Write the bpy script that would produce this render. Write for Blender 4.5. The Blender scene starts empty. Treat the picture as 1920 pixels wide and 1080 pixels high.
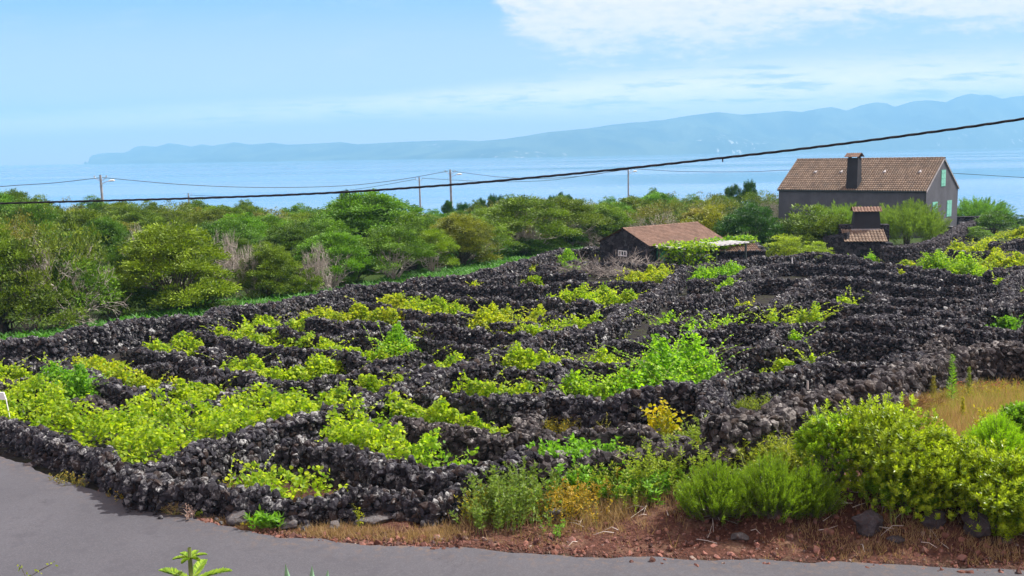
import bpy, math, random
import numpy as np
from mathutils import Vector, Matrix

random.seed(7)
S = bpy.context.scene
COL = S.collection

# ------------------------------------------------------------------ camera
FPX = 1900.0                       # focal length in photo pixels (1920 wide)
CAMZ = 7.0
PITCH = math.atan2(251.0, FPX)
ROLL = 0.0182
F_ = np.array([0, math.cos(PITCH), -math.sin(PITCH)])
U0 = np.array([0, math.sin(PITCH), math.cos(PITCH)])
R0 = np.array([1.0, 0, 0])
R_ = math.cos(ROLL) * R0 - math.sin(ROLL) * U0
U_ = math.sin(ROLL) * R0 + math.cos(ROLL) * U0
EYE = np.array([0.0, 0.0, CAMZ])
cd = bpy.data.cameras.new('camera')
cd.sensor_width = 36.0
cd.lens = 36.0 * FPX / 1920.0
cd.clip_start = 0.1
cd.clip_end = 90000.0
cam = bpy.data.objects.new('camera', cd)
COL.objects.link(cam)
m = Matrix(((R_[0], U_[0], -F_[0], 0), (R_[1], U_[1], -F_[1], 0), (R_[2], U_[2], -F_[2], CAMZ), (0, 0, 0, 1)))
cam.matrix_world = m
S.camera = cam

# ------------------------------------------------------------------ light
SUN_EL = math.radians(51)
SUN_AZ = math.radians(71)          # clockwise from +Y (away from the camera) towards +X
EXPO = 1.0
SKYS = 0.12
sd = bpy.data.lights.new('sun', 'SUN')
sd.energy = 5.0
sd.angle = math.radians(0.5)
sd.color = (1.0, 0.965, 0.91)
sun = bpy.data.objects.new('sun', sd)
COL.objects.link(sun)
sdir = Vector((math.sin(SUN_AZ) * math.cos(SUN_EL), math.cos(SUN_AZ) * math.cos(SUN_EL), math.sin(SUN_EL)))
sun.rotation_euler = sdir.to_track_quat('Z', 'Y').to_euler()
S.view_settings.view_transform = 'Standard'
S.view_settings.look = 'None'
S.view_settings.exposure = EXPO
S.view_settings.gamma = 1.0
S.view_settings.use_curve_mapping = False
S.cycles.max_bounces = 6
S.cycles.diffuse_bounces = 3
S.cycles.glossy_bounces = 2
S.cycles.transmission_bounces = 4
S.cycles.volume_bounces = 0
S.cycles.transparent_max_bounces = 6

# ---- node helpers
class NT:
    def __init__(s, tree):
        s.t = tree
    def n(s, typ, **kw):
        nd = s.t.nodes.new(typ)
        for k, v in kw.items():
            setattr(nd, k, v)
        return nd
    def l(s, a, b):
        s.t.links.new(a, b)
    def put(s, sock, v):
        if isinstance(v, bpy.types.NodeSocket):
            s.l(v, sock)
        else:
            sock.default_value = v
    def math(s, op, a, b=0.0, c=0.0, clamp=False):
        nd = s.n('ShaderNodeMath', operation=op, use_clamp=clamp)
        s.put(nd.inputs[0], a); s.put(nd.inputs[1], b)
        if op in ('MULTIPLY_ADD', 'SMOOTH_MIN', 'SMOOTH_MAX'):
            s.put(nd.inputs[2], c)
        return nd.outputs[0]
    def rng(s, v, a, b, c=0.0, d=1.0, smooth=True):
        nd = s.n('ShaderNodeMapRange')
        nd.interpolation_type = 'SMOOTHSTEP' if smooth else 'LINEAR'
        s.put(nd.inputs['Value'], v)
        for k, x in zip(('From Min', 'From Max', 'To Min', 'To Max'), (a, b, c, d)):
            s.put(nd.inputs[k], x)
        return nd.outputs[0]
    def mix(s, f, a, b, typ='MIX'):
        nd = s.n('ShaderNodeMix', data_type='RGBA', blend_type=typ)
        s.put(nd.inputs[0], f)
        for i, v in ((6, a), (7, b)):
            if isinstance(v, tuple) and len(v) == 3:
                v = v + (1,)
            s.put(nd.inputs[i], v)
        return nd.outputs[2]
    def noise(s, vec, scale, detail=2.0, rough=0.5, out=0):
        nd = s.n('ShaderNodeTexNoise')
        if vec is not None:
            s.l(vec, nd.inputs['Vector'])
        nd.inputs['Scale'].default_value = scale
        nd.inputs['Detail'].default_value = detail
        nd.inputs['Roughness'].default_value = rough
        return nd.outputs[out]
    def mapv(s, vec, sc):
        nd = s.n('ShaderNodeMapping')
        s.l(vec, nd.inputs[0])
        nd.inputs['Scale'].default_value = sc
        return nd.outputs[0]

# ------------------------------------------------------------------ sky
w = bpy.data.worlds.new('World')
S.world = w
w.use_nodes = True
T = NT(w.node_tree)
w.node_tree.nodes.clear()
sky = T.n('ShaderNodeTexSky', sky_type='NISHITA')
sky.sun_disc = False
sky.sun_elevation = SUN_EL
sky.sun_rotation = SUN_AZ
sky.altitude = 50
sky.air_density = 1.0
sky.dust_density = 0.35
sky.ozone_density = 2.2
tc = T.n('ShaderNodeTexCoord')
sp = T.n('ShaderNodeSeparateXYZ')
T.l(tc.outputs['Generated'], sp.inputs[0])
dx, dy, dz = sp.outputs
ay = T.math('MAXIMUM', T.math('ABSOLUTE', dy), 0.08)
u = T.math('DIVIDE', dx, ay)
v = T.math('DIVIDE', dz, ay)
cmb = T.n('ShaderNodeCombineXYZ')
T.l(u, cmb.inputs[0]); T.l(v, cmb.inputs[1]); T.l(T.math('MULTIPLY', dy, 0.3), cmb.inputs[2])
n1 = T.noise(T.mapv(cmb.outputs[0], (3.0, 14.0, 1.0)), 4.0, 6.0, 0.6)
n2 = T.noise(T.mapv(cmb.outputs[0], (3.0, 22.0, 1.0)), 5.0, 6.0, 0.62)
n3 = T.noise(T.mapv(cmb.outputs[0], (14.0, 40.0, 1.0)), 4.0, 5.0, 0.6)
# large bank of cloud, its lower edge as a curve over the azimuth
fc = T.n('ShaderNodeFloatCurve')
T.l(T.rng(u, -0.6, 0.6, 0.0, 1.0, False), fc.inputs['Value'])
cpts = [(-0.6, 1.0), (-0.06, 1.0), (-0.035, 0.60), (-0.015, 0.50), (0.02, 0.345), (0.053, 0.30), (0.163, 0.305), (0.23, 0.33), (0.337, 0.36), (0.6, 0.40)]
cv = fc.mapping.curves[0]
for i, (a, b) in enumerate(cpts):
    X = (a + 0.6) / 1.2
    if i == 0: cv.points[0].location = (X, b)
    elif i == len(cpts) - 1: cv.points[1].location = (X, b)
    else: cv.points.new(X, b)
fc.mapping.update()
edge = T.math('MULTIPLY', fc.outputs[0], 0.3)
d1 = T.math('SUBTRACT', v, edge)
d1 = T.math('ADD', d1, T.math('MULTIPLY', T.math('SUBTRACT', n1, 0.5), 0.075))
d1 = T.math('ADD', d1, T.math('MULTIPLY', T.math('SUBTRACT', n3, 0.5), 0.045))
c1 = T.math('MULTIPLY', T.rng(d1, -0.012, 0.030), T.rng(T.math('ADD', T.math('MULTIPLY', n3, .6), T.math('MULTIPLY', n1, .5)), 0.30, 0.60, 0.72, 1.0))
# thin band of cloud low over the sea and the far island
vc = T.math('MULTIPLY_ADD', u, 0.028, 0.0515)
th = T.rng(u, -0.2, 0.35, 0.011, 0.030)
dd = T.math('DIVIDE', T.math('ABSOLUTE', T.math('SUBTRACT', v, vc)), th)
c2 = T.rng(dd, 1.5, 0.1)
c2 = T.math('MULTIPLY', c2, T.rng(n2, 0.30, 0.52))
c2 = T.math('MULTIPLY', c2, T.rng(u, -0.45, 0.1, 0.6, 1.0))
# faint veil elsewhere
c3 = T.math('MULTIPLY', T.rng(n1, 0.5, 0.85), T.math('MULTIPLY', T.rng(v, 0.02, 0.1), 0.14))
cl = T.math('MAXIMUM', T.math('MAXIMUM', c1, c2), c3)
K = 1.0 / (SKYS * 2 ** EXPO)
ccol = T.mix(T.rng(n3, 0.35, 0.7), (0.80 * K, 0.84 * K, 0.97 * K), (0.91 * K, 0.92 * K, 1.0 * K))
gr = T.n('ShaderNodeValToRGB')
T.l(T.rng(v, 0.0, 0.8, 0.0, 1.0, False), gr.inputs[0])
ge = gr.color_ramp.elements
ge[0].position = 0.0; ge[0].color = (2.1, 1.35, 1.4, 1)
ge[1].position = 1.0; ge[1].color = (.018, .065, .25, 1)
for pz, cz in ((.10, (.82, .74, 1.25, 1)), (.19, (.22, .47, 1.15, 1)), (.27, (.13, .32, .85, 1)), (.45, (.05, .16, .5, 1))):
    e_ = ge.new(pz); e_.color = cz
skc = T.mix(0.85, sky.outputs[0], T.mix(1.0, gr.outputs[0], (K, K, K), 'MULTIPLY'))
ccol = T.mix(1.0, ccol, T.mix(T.rng(v, .04, .11), (3.9, 2.7, 2.0), (1.6, 1.28, 1.15)), 'MULTIPLY')
mx = T.mix(cl, skc, ccol)
bg = T.n('ShaderNodeBackground')
T.l(mx, bg.inputs[0])
bg.inputs[1].default_value = SKYS
wo = T.n('ShaderNodeOutputWorld')
T.l(bg.outputs[0], wo.inputs[0])

# ------------------------------------------------------------------ terrain & projection
NY = [-80, 0, 14, 20, 88, 110, 150, 300, 580, 700, 5000]
NZ = [0, 0, 0, -.05, -1.2, -2.3, -5, -17, -37.5, -48, -60]
EDGE_PX = [(-300, 790), (-120, 815), (0, 856), (40, 870), (100, 897), (200, 927), (300, 955), (350, 968), (400, 984), (480, 1001), (600, 1013), (700, 1021), (900, 1031),
           (1100, 1043), (1300, 1052), (1500, 1054), (1700, 1061), (1920, 1069), (2200, 1078)]

def ray(px, py):
    d = F_ + (px - 960) / FPX * R_ + (540 - py) / FPX * U_
    return d / d[1]

def proj(p):
    q = np.array(p, float) - EYE
    z = q @ F_
    return 960 + FPX * (q @ R_) / z, 540 - FPX * (q @ U_) / z

def _plane(px, py, z=0.0):
    d = ray(px, py)
    t = (z - CAMZ) / d[2]
    return EYE + d * t
EDGE = np.array([_plane(a, b)[:2] for a, b in EDGE_PX])
EX, EY = EDGE[:, 0], EDGE[:, 1]

def sstep(a, b, x):
    t = np.clip((x - a) / (b - a), 0, 1)
    return t * t * (3 - 2 * t)

def terr(x, y):
    x = np.asarray(x, float); y = np.asarray(y, float)
    z = np.interp(y, NY, NZ)
    e = np.interp(x, EX, EY)
    d = y - e
    bank = 0.55 * sstep(0.0, 2.6, d) * sstep(1.0, 4.5, x) * (1 - sstep(5, 14, d) * .9)
    z = z + bank
    far = sstep(95, 160, y)
    z = z + far * (0.8 * np.sin(x * .031 + 1.3) * np.cos(y * .027) + .3 * np.sin(x * .11))
    # the ground by the house rises a little
    z = z + 0.30 * sstep(60, 85, y) * sstep(22, 34, x) * (1 - sstep(110, 140, y))
    return z

def P(px, py, h=0.0):
    d = ray(px, py)
    t = 20.0
    for _ in range(60):
        q = EYE + d * t
        zt = float(terr(q[0], q[1])) + h
        t2 = (zt - CAMZ) / d[2]
        t = 0.5 * t + 0.5 * min(max(t2, 2.0), 1200.0)
    q = EYE + d * t
    return np.array([q[0], q[1], float(terr(q[0], q[1])) + h])

def at(px, py, Y):
    return EYE + ray(px, py) * Y

# ------------------------------------------------------------------ mesh helpers
def mesh_of(name, V, faces, mats=None, attrs=None, smooth=False, mi=None):
    """faces: (N,k) array or list of such arrays"""
    V = np.asarray(V, np.float32).reshape(-1, 3)
    fl = faces if isinstance(faces, list) else [faces]
    fl = [np.asarray(f, np.int32) for f in fl if len(f)]
    me = bpy.data.meshes.new(name)
    me.vertices.add(len(V))
    me.vertices.foreach_set('co', V.ravel())
    tot = sum(f.size for f in fl)
    me.loops.add(tot)
    me.loops.foreach_set('vertex_index', np.concatenate([f.ravel() for f in fl]))
    cnt = np.concatenate([np.full(len(f), f.shape[1], np.int32) for f in fl])
    st = np.concatenate(([0], np.cumsum(cnt)[:-1])).astype(np.int32)
    me.polygons.add(len(cnt))
    me.polygons.foreach_set('loop_start', st)
    me.polygons.foreach_set('loop_total', cnt)
    if mi is not None:
        me.polygons.foreach_set('material_index', np.asarray(mi, np.int32))
    me.polygons.foreach_set('use_smooth', np.full(len(cnt), smooth, bool))
    for k, a in (attrs or {}).items():
        at_ = me.attributes.new(k, 'FLOAT', 'POINT')
        at_.data.foreach_set('value', np.asarray(a, np.float32).ravel())
    for mm in (mats or []):
        me.materials.append(mm)
    me.update(calc_edges=True)
    me.validate()
    return me

def obj(name, me, parent=None, loc=None):
    o = bpy.data.objects.new(name, me)
    COL.objects.link(o)
    if parent is not None:
        o.parent = parent
    if loc is not None:
        o.location = loc
    return o

def tag(o, label=None, cat=None, group=None, kind=None):
    if label: o['label'] = label
    if cat: o['category'] = cat
    if group: o['group'] = group
    if kind: o['kind'] = kind
    return o

def empty(name, loc=(0, 0, 0), rz=0.0):
    o = bpy.data.objects.new(name, None)
    o.empty_display_size = 0.3
    COL.objects.link(o)
    o.location = tuple(float(c) for c in loc)
    o.rotation_euler = (0, 0, rz)
    return o

def children(o):
    return [c for c in bpy.data.objects if c.parent == o]

class MB:
    """collects boxes, prisms and tubes into one mesh (in local coordinates)"""
    def __init__(s):
        s.V = []; s.F3 = []; s.F4 = []; s.n = 0; s.r = []
    def add(s, V, F, rnd=None):
        V = np.asarray(V, float).reshape(-1, 3)
        F = np.asarray(F, int)
        (s.F4 if F.shape[1] == 4 else s.F3).append(F + s.n)
        s.V.append(V); s.n += len(V)
        s.r.append(np.full(len(V), random.random() if rnd is None else rnd) if np.ndim(rnd) == 0 else np.asarray(rnd))
    def box(s, a, b, rnd=None):
        x0, y0, z0 = a; x1, y1, z1 = b
        V = [(x0, y0, z0), (x1, y0, z0), (x1, y1, z0), (x0, y1, z0), (x0, y0, z1), (x1, y0, z1), (x1, y1, z1), (x0, y1, z1)]
        s.hexa(V, rnd)
    def hexa(s, V, rnd=None):
        s.add(V, [(0, 3, 2, 1), (4, 5, 6, 7), (0, 1, 5, 4), (1, 2, 6, 5), (2, 3, 7, 6), (3, 0, 4, 7)], rnd)
    def tube(s, pts, rad, n=6, rnd=None):
        V, F = tube(pts, rad, n)
        s.add(V, F, rnd)
    def mesh(s, name, mats, smooth=False):
        fl = []
        if s.F3: fl.append(np.concatenate(s.F3))
        if s.F4: fl.append(np.concatenate(s.F4))
        return mesh_of(name, np.concatenate(s.V), fl, mats, {'rnd': np.concatenate(s.r)}, smooth)
    def build(s, name, mat, parent=None, smooth=False):
        return obj(name, s.mesh(name, [mat], smooth), parent)

def tube(pts, rad, n=6):
    pts = np.asarray(pts, float)
    m_ = len(pts)
    rad = np.broadcast_to(np.asarray(rad, float), (m_,))
    tan = np.gradient(pts, axis=0)
    tan /= np.linalg.norm(tan, axis=1, keepdims=True) + 1e-9
    ref = np.where(np.abs(tan[:, 2:3]) > 0.9, np.array([[1.0, 0, 0]]), np.array([[0, 0, 1.0]]))
    a = np.cross(tan, ref); a /= np.linalg.norm(a, axis=1, keepdims=True) + 1e-9
    b = np.cross(tan, a)
    th_ = np.arange(n) * 2 * np.pi / n
    V = pts[:, None] + rad[:, None, None] * (np.cos(th_)[None, :, None] * a[:, None] + np.sin(th_)[None, :, None] * b[:, None])
    V = V.reshape(-1, 3)
    F = []
    for i in range(m_ - 1):
        for j in range(n):
            k = (j + 1) % n
            F.append((i * n + j, i * n + k, (i + 1) * n + k, (i + 1) * n + j))
    return V, np.array(F)

def resample(pts, step):
    pts = np.asarray(pts, float)
    d = np.r_[0, np.cumsum(np.linalg.norm(np.diff(pts[:, :2], axis=0), axis=1))]
    n = max(2, int(round(d[-1] / step)) + 1)
    s = np.linspace(0, d[-1], n)
    return np.stack([np.interp(s, d, pts[:, k]) for k in range(pts.shape[1])], 1), d[-1]

def rand_rot(rs, n):
    q = rs.normal(size=(n, 4)); q /= np.linalg.norm(q, axis=1, keepdims=True)
    w_, x, y, z = q.T
    return np.stack([1 - 2 * (y * y + z * z), 2 * (x * y - z * w_), 2 * (x * z + y * w_),
                     2 * (x * y + z * w_), 1 - 2 * (x * x + z * z), 2 * (y * z - x * w_),
                     2 * (x * z - y * w_), 2 * (y * z + x * w_), 1 - 2 * (x * x + y * y)], 1).reshape(n, 3, 3)

def ico(sub):
    import bmesh
    bm = bmesh.new()
    bmesh.ops.create_icosphere(bm, subdivisions=sub, radius=1.0)
    V = np.array([v_.co[:] for v_ in bm.verts]); F = np.array([[v_.index for v_ in f.verts] for f in bm.faces])
    bm.free()
    return V, F
rs0 = np.random.RandomState(5)
ICO = {k: ico(k) for k in (1, 2, 3, 4)}
def stone_variants(sub, n, amp):
    out = []
    V, F = ICO[sub]
    for i in range(n):
        d = rs0.normal(size=(9, 3)); d /= np.linalg.norm(d, axis=1, keepdims=True)
        W = V.copy()
        for q in d:      # cut facets: broken lava
            h = rs0.uniform(.38, .72)
            t = W @ q
            W = W - np.clip(t - h, 0, None)[:, None] * q * .9
        W = W * (1 + rs0.uniform(-amp, amp, (len(V), 1)))
        out.append(W * 1.22)
    return out, F
ST1 = stone_variants(1, 6, .16)
ST2 = stone_variants(2, 6, .13)

def stones(rs, C, size, var, flat=0.72):
    """C (N,3) centres, size (N,) -> V, F, rnd"""
    vs, F = var
    n = len(C)
    idx = rs.randint(0, len(vs), n)
    base = np.stack(vs)[idx]                      # N,k,3
    sc = size[:, None] * rs.uniform(.62, 1.18, (n, 3))
    Rm = rand_rot(rs, n)
    V = np.einsum('nij,nkj->nki', Rm, base * sc[:, None, :]) + C[:, None, :]
    k = base.shape[1]
    FF = (F[None] + (np.arange(n) * k)[:, None, None]).reshape(-1, 3)
    return V.reshape(-1, 3), FF, np.repeat(rs.rand(n), k)

# leaf outlines, (along, across)
DIAMOND = np.array([(0, 0), (.45, -.5), (1, 0), (.45, .5)])
VINE = np.array([(0, 0), (.12, -.5), (.55, -.55), (1, 0), (.55, .55), (.12, .5)])
BLADE = np.array([(0, -.5), (1, -.12), (1, .12), (0, .5)])

def leaves(C, A, N, L, W, tmpl, fold=0.0):
    """C centres/base, A axis, N approx normal -> V, F"""
    C = np.asarray(C); n = len(C)
    A = A / (np.linalg.norm(A, axis=1, keepdims=True) + 1e-9)
    Sd = np.cross(A, N); Sd /= np.linalg.norm(Sd, axis=1, keepdims=True) + 1e-9
    Nn = np.cross(Sd, A)
    L = np.broadcast_to(L, (n,)); W = np.broadcast_to(W, (n,))
    a = tmpl[:, 0]; b = tmpl[:, 1]
    V = C[:, None] + a[None, :, None] * (A * L[:, None])[:, None] + b[None, :, None] * (Sd * W[:, None])[:, None]
    V = V + (np.abs(b)[None, :, None] * fold * (Nn * W[:, None])[:, None])
    k = len(tmpl)
    return V.reshape(-1, 3), np.arange(n * k).reshape(n, k)

def rdir(rs, n):
    d = rs.normal(size=(n, 3))
    return d / np.linalg.norm(d, axis=1, keepdims=True)
# ------------------------------------------------------------------ materials
def newmat(name):
    mt = bpy.data.materials.new(name); mt.use_nodes = True
    mt.node_tree.nodes.clear()
    t = NT(mt.node_tree)
    out = t.n('ShaderNodeOutputMaterial')
    return mt, t, out

def attr(t, name, out='Fac'):
    a = t.n('ShaderNodeAttribute', attribute_name=name)
    return a.outputs[out]

def pos(t):
    return t.n('ShaderNodeNewGeometry').outputs['Position']

def objc(t):
    return t.n('ShaderNodeTexCoord').outputs['Object']

def bump(t, h, strength=0.4, dist=0.02):
    b = t.n('ShaderNodeBump')
    b.inputs['Strength'].default_value = strength
    b.inputs['Distance'].default_value = dist
    t.l(h, b.inputs['Height'])
    return b.outputs[0]

def principled(t, out, col, rough=0.8, normal=None, spec=0.3, metal=0.0):
    p = t.n('ShaderNodeBsdfPrincipled')
    t.put(p.inputs['Base Color'], col + (1,) if isinstance(col, tuple) else col)
    t.put(p.inputs['Roughness'], rough)
    p.inputs['Specular IOR Level'].default_value = spec
    p.inputs['Metallic'].default_value = metal
    if normal is not None:
        t.l(normal, p.inputs['Normal'])
    t.l(p.outputs[0], out.inputs[0])
    return p

def simple(name, col, rough=0.7, var=0.25, scale=3.0, bmp=0.0, spec=0.3, metal=0.0):
    mt, t, out = newmat(name)
    o = objc(t)
    n = t.noise(o, scale, 5, .6)
    dk = tuple(c * (1 - var) for c in col); lt = tuple(min(1, c * (1 + var)) for c in col)
    c = t.mix(t.rng(n, .3, .7), dk, lt)
    nm = bump(t, t.noise(o, scale * 8, 4, .6), bmp, .02) if bmp else None
    principled(t, out, c, rough, nm, spec, metal)
    return mt

def basalt(name, base=(.019, .018, .0215), pale=(.36, .36, .35), brown=(.060, .042, .034), lich=1.0):
    mt, t, out = newmat(name)
    p_ = pos(t)
    r = attr(t, 'rnd')
    dark = tuple(c * .5 for c in base); lt = tuple(c * 2.6 for c in base)
    c = t.mix(t.rng(r, 0, 1, 0, 1, False), dark, lt)
    nb = t.noise(p_, 9, 4, .65)
    c = t.mix(t.rng(nb, .35, .7, .45, 1.5), c, c) if False else c
    c = t.mix(t.math('MULTIPLY', t.rng(nb, .42, .70), .45), c, (.088, .083, .090))
    # brown weathering on some stones
    c = t.mix(t.math('MULTIPLY', t.rng(t.math('FRACT', t.math('MULTIPLY', r, 17.3)), .74, .95), .75), c, brown)
    # lichen: pale sparse crusts, also used to lighten stone tops as if sunlit
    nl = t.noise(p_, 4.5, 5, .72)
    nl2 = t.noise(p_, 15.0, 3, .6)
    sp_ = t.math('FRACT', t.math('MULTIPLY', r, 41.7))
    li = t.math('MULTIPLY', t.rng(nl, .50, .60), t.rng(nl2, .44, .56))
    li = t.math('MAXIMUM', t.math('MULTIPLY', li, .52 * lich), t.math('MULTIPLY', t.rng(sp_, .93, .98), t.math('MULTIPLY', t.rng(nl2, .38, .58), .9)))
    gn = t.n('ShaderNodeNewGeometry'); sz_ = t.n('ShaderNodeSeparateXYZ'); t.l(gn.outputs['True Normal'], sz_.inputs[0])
    li = t.math('MULTIPLY', li, t.rng(sz_.outputs[2], -.2, .8, .6, 1.3), clamp=True)  # upward faces paler: lichen on tops plus sunlit look painted into the colour
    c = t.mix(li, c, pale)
    nm = bump(t, t.noise(p_, 26, 5, .75), .9, .05)
    principled(t, out, c, .93, nm, .12)
    return mt

def leafmat(name, c1, c2, trans=.45, rough=.5, tint=True, tcol=1.5):
    """c1..c2 range over the leaves, multiplied by the object's colour"""
    mt, t, out = newmat(name)
    r = attr(t, 'rnd')
    c = t.mix(r, c1, c2)
    if tint:
        oi = t.n('ShaderNodeObjectInfo')
        c = t.mix(1.0, c, oi.outputs['Color'], 'MULTIPLY')
    d = t.n('ShaderNodeBsdfPrincipled')
    t.l(c, d.inputs['Base Color'])
    d.inputs['Roughness'].default_value = rough
    d.inputs['Specular IOR Level'].default_value = .25
    tr = t.n('ShaderNodeBsdfTranslucent')
    t.l(t.mix(1.0, c, (tcol, tcol * 1.05, tcol * .5), 'MULTIPLY'), tr.inputs[0])
    mx_ = t.n('ShaderNodeMixShader')
    mx_.inputs[0].default_value = trans
    t.l(d.outputs[0], mx_.inputs[1]); t.l(tr.outputs[0], mx_.inputs[2])
    t.l(mx_.outputs[0], out.inputs[0])
    return mt

M = {}
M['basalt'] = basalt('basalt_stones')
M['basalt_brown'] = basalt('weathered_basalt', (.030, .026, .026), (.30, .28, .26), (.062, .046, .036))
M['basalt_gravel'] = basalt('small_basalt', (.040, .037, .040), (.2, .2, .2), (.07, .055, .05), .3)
M['leaf'] = leafmat('evergreen_leaves', (.012, .038, .004), (.235, .31, .022), .24)
M['leaf_gloss'] = leafmat('shrub_leaves', (.03, .10, .006), (.46, .58, .03), .42, .34)
M['vine'] = leafmat('vine_leaves', (.08, .19, .010), (.47, .56, .022), .5, .5)
M['weed'] = leafmat('weed_leaves', (.12, .17, .03), (.30, .32, .06), .4)
M['drygrass'] = leafmat('dry_grass', (.20, .13, .06), (.46, .34, .18), .35, .8, True, 1.1)
M['fern'] = leafmat('fern_fronds', (.035, .12, .015), (.09, .24, .03), .35)
M['needle'] = leafmat('feathery_leaves', (.10, .17, .025), (.20, .29, .06), .4, .7)
M['bark'] = simple('grey_bark', (.10, .085, .07), .9, .45, 6, .5)
M['twig'] = simple('bleached_twigs', (.42, .37, .33), .9, .3, 2, 0)
M['brush'] = simple('dead_brushwood', (.20, .175, .155), .9, .4, 2, 0)
M['stem'] = simple('green_stems', (.16, .2, .05), .8, .4, 4, 0)

# ground
def ground_mat():
    mt, t, out = newmat('ground_soil')
    p_ = pos(t)
    n = t.noise(p_, 1.6, 6, .7); nf = t.noise(p_, 14, 5, .7); nc = t.noise(p_, .35, 4, .6)
    dark = t.mix(t.rng(nf, .3, .7), (.014, .012, .012), (.040, .035, .033))
    dark = t.mix(t.math('MULTIPLY', t.rng(n, .45, .65), .7), dark, (.045, .050, .020))
    red = t.mix(t.rng(nf, .3, .7), (.052, .022, .016), (.135, .060, .042))
    red = t.mix(t.math('MULTIPLY', t.rng(n, .5, .7), .7), red, (.24, .15, .10))
    dry = t.mix(t.rng(nf, .3, .7), (.13, .075, .04), (.30, .19, .10))
    dry = t.mix(t.math('MULTIPLY', t.rng(n, .48, .66), .6), dry, (.16, .17, .035))
    grn = t.mix(t.rng(nf, .3, .7), (.018, .035, .008), (.05, .085, .015))
    c = t.mix(attr(t, 'red'), dark, red)
    c = t.mix(attr(t, 'dry'), c, dry)
    c = t.mix(attr(t, 'green'), c, grn)
    nm = bump(t, t.math('ADD', t.noise(p_, 5, 6, .7), t.math('MULTIPLY', nf, .5)), 1.0, .12)
    principled(t, out, c, .95, nm, .1)
    return mt
M['ground'] = ground_mat()

def road_mat():
    mt, t, out = newmat('asphalt')
    p_ = pos(t)
    n = t.noise(p_, .55, 5, .6); f = t.noise(p_, 42, 4, .8); s_ = t.noise(t.mapv(p_, (.12, 1.0, 1)), 1.1, 4, .55)
    c = t.mix(t.rng(n, .3, .7), (.056, .0545, .062), (.068, .066, .0745))
    c = t.mix(t.math('MULTIPLY', t.rng(s_, .52, .68), .30), c, (.048, .047, .056))
    c = t.mix(t.math('MULTIPLY', t.rng(f, .47, .66), .5), c, (.115, .112, .124))
    c = t.mix(t.math('MULTIPLY', t.rng(f, .48, .36), .5), c, (.045, .044, .05))
    g_ = t.noise(p_, 2.2, 6, .7)
    c = t.mix(t.math('MULTIPLY', t.rng(g_, .52, .60), .5), c, (.050, .048, .056))
    vr = t.n('ShaderNodeTexVoronoi', feature='DISTANCE_TO_EDGE'); va = t.n('ShaderNodeVectorMath', operation='MULTIPLY_ADD'); t.l(t.noise(p_, 1.3, 5, .7, 1), va.inputs[0]); va.inputs[1].default_value = (1.6, 1.6, 0); t.l(t.mapv(p_, (.28, .4, 1)), va.inputs[2]); t.l(va.outputs[0], vr.inputs['Vector']); vr.inputs['Scale'].default_value = .7
    c = t.mix(t.math('MULTIPLY', t.rng(vr.outputs['Distance'], .007, .001), t.rng(n, .55, .62, 0, .6)), c, (.03, .028, .03))
    c = t.mix(t.math('MULTIPLY', attr(t, 'edge'), t.rng(t.noise(p_, 5.5, 5, .7), .50, .64)), c, (.11, .08, .065))
    nm = bump(t, f, .25, .006)
    principled(t, out, c, .82, nm, .3)
    return mt
M['road'] = road_mat()

def sea_mat():
    mt, t, out = newmat('sea_water')
    p_ = pos(t)
    a = t.noise(t.mapv(p_, (.00012, .0022, 1)), 1.0, 4, .6)
    b = t.noise(t.mapv(p_, (.01, .05, 1)), 1.0, 5, .65)
    c = t.mix(t.rng(a, .4, .65), (.03, .12, .25), (.07, .20, .36))
    nm = bump(t, b, .05, 1.0)
    rg = t.rng(a, .38, .62, .05, .22)
    p = principled(t, out, c, rg, nm, .5)
    p.inputs['IOR'].default_value = 1.33
    return mt
M['sea'] = sea_mat()

def island_mat():
    mt, t, out = newmat('island_slopes')
    p_ = pos(t)
    n = t.noise(p_, .0022, 7, .65); f = t.noise(p_, .014, 4, .6)
    c = t.mix(t.rng(n, .35, .65), (.006, .014, .008), (.085, .10, .045))
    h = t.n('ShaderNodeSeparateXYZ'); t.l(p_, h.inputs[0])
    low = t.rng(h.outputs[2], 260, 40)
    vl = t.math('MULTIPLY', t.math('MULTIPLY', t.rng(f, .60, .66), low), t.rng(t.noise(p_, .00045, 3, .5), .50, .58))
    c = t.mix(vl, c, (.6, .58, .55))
    principled(t, out, c, .95, None, .05)
    return mt
M['island'] = island_mat()

# ------------------------------------------------------------------ setting
def in_poly(x, y, poly):
    poly = np.asarray(poly)
    r = np.zeros(np.shape(x), bool)
    j = len(poly) - 1
    for i in range(len(poly)):
        xi, yi = poly[i]; xj, yj = poly[j]
        c = ((yi > y) != (yj > y)) & (x < (xj - xi) * (y - yi) / (yj - yi + 1e-12) + xi)
        r ^= c
        j = i
    return r

BW_PX = [(-260, 672), (-100, 650), (0, 638), (83, 633), (125, 622), (146, 618), (187, 614), (225, 604), (250, 598), (281, 595), (323, 591), (380, 590), (422, 578), (505, 571), (567, 556),
         (599, 550), (630, 542), (661, 535), (734, 529), (776, 523), (802, 519), (843, 516), (906, 510), (937, 502), (960, 494), (993, 486), (1031, 473), (1062, 466), (1118, 462)]
BWw = np.array([P(a, b, 1.05) for a, b in BW_PX])

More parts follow.
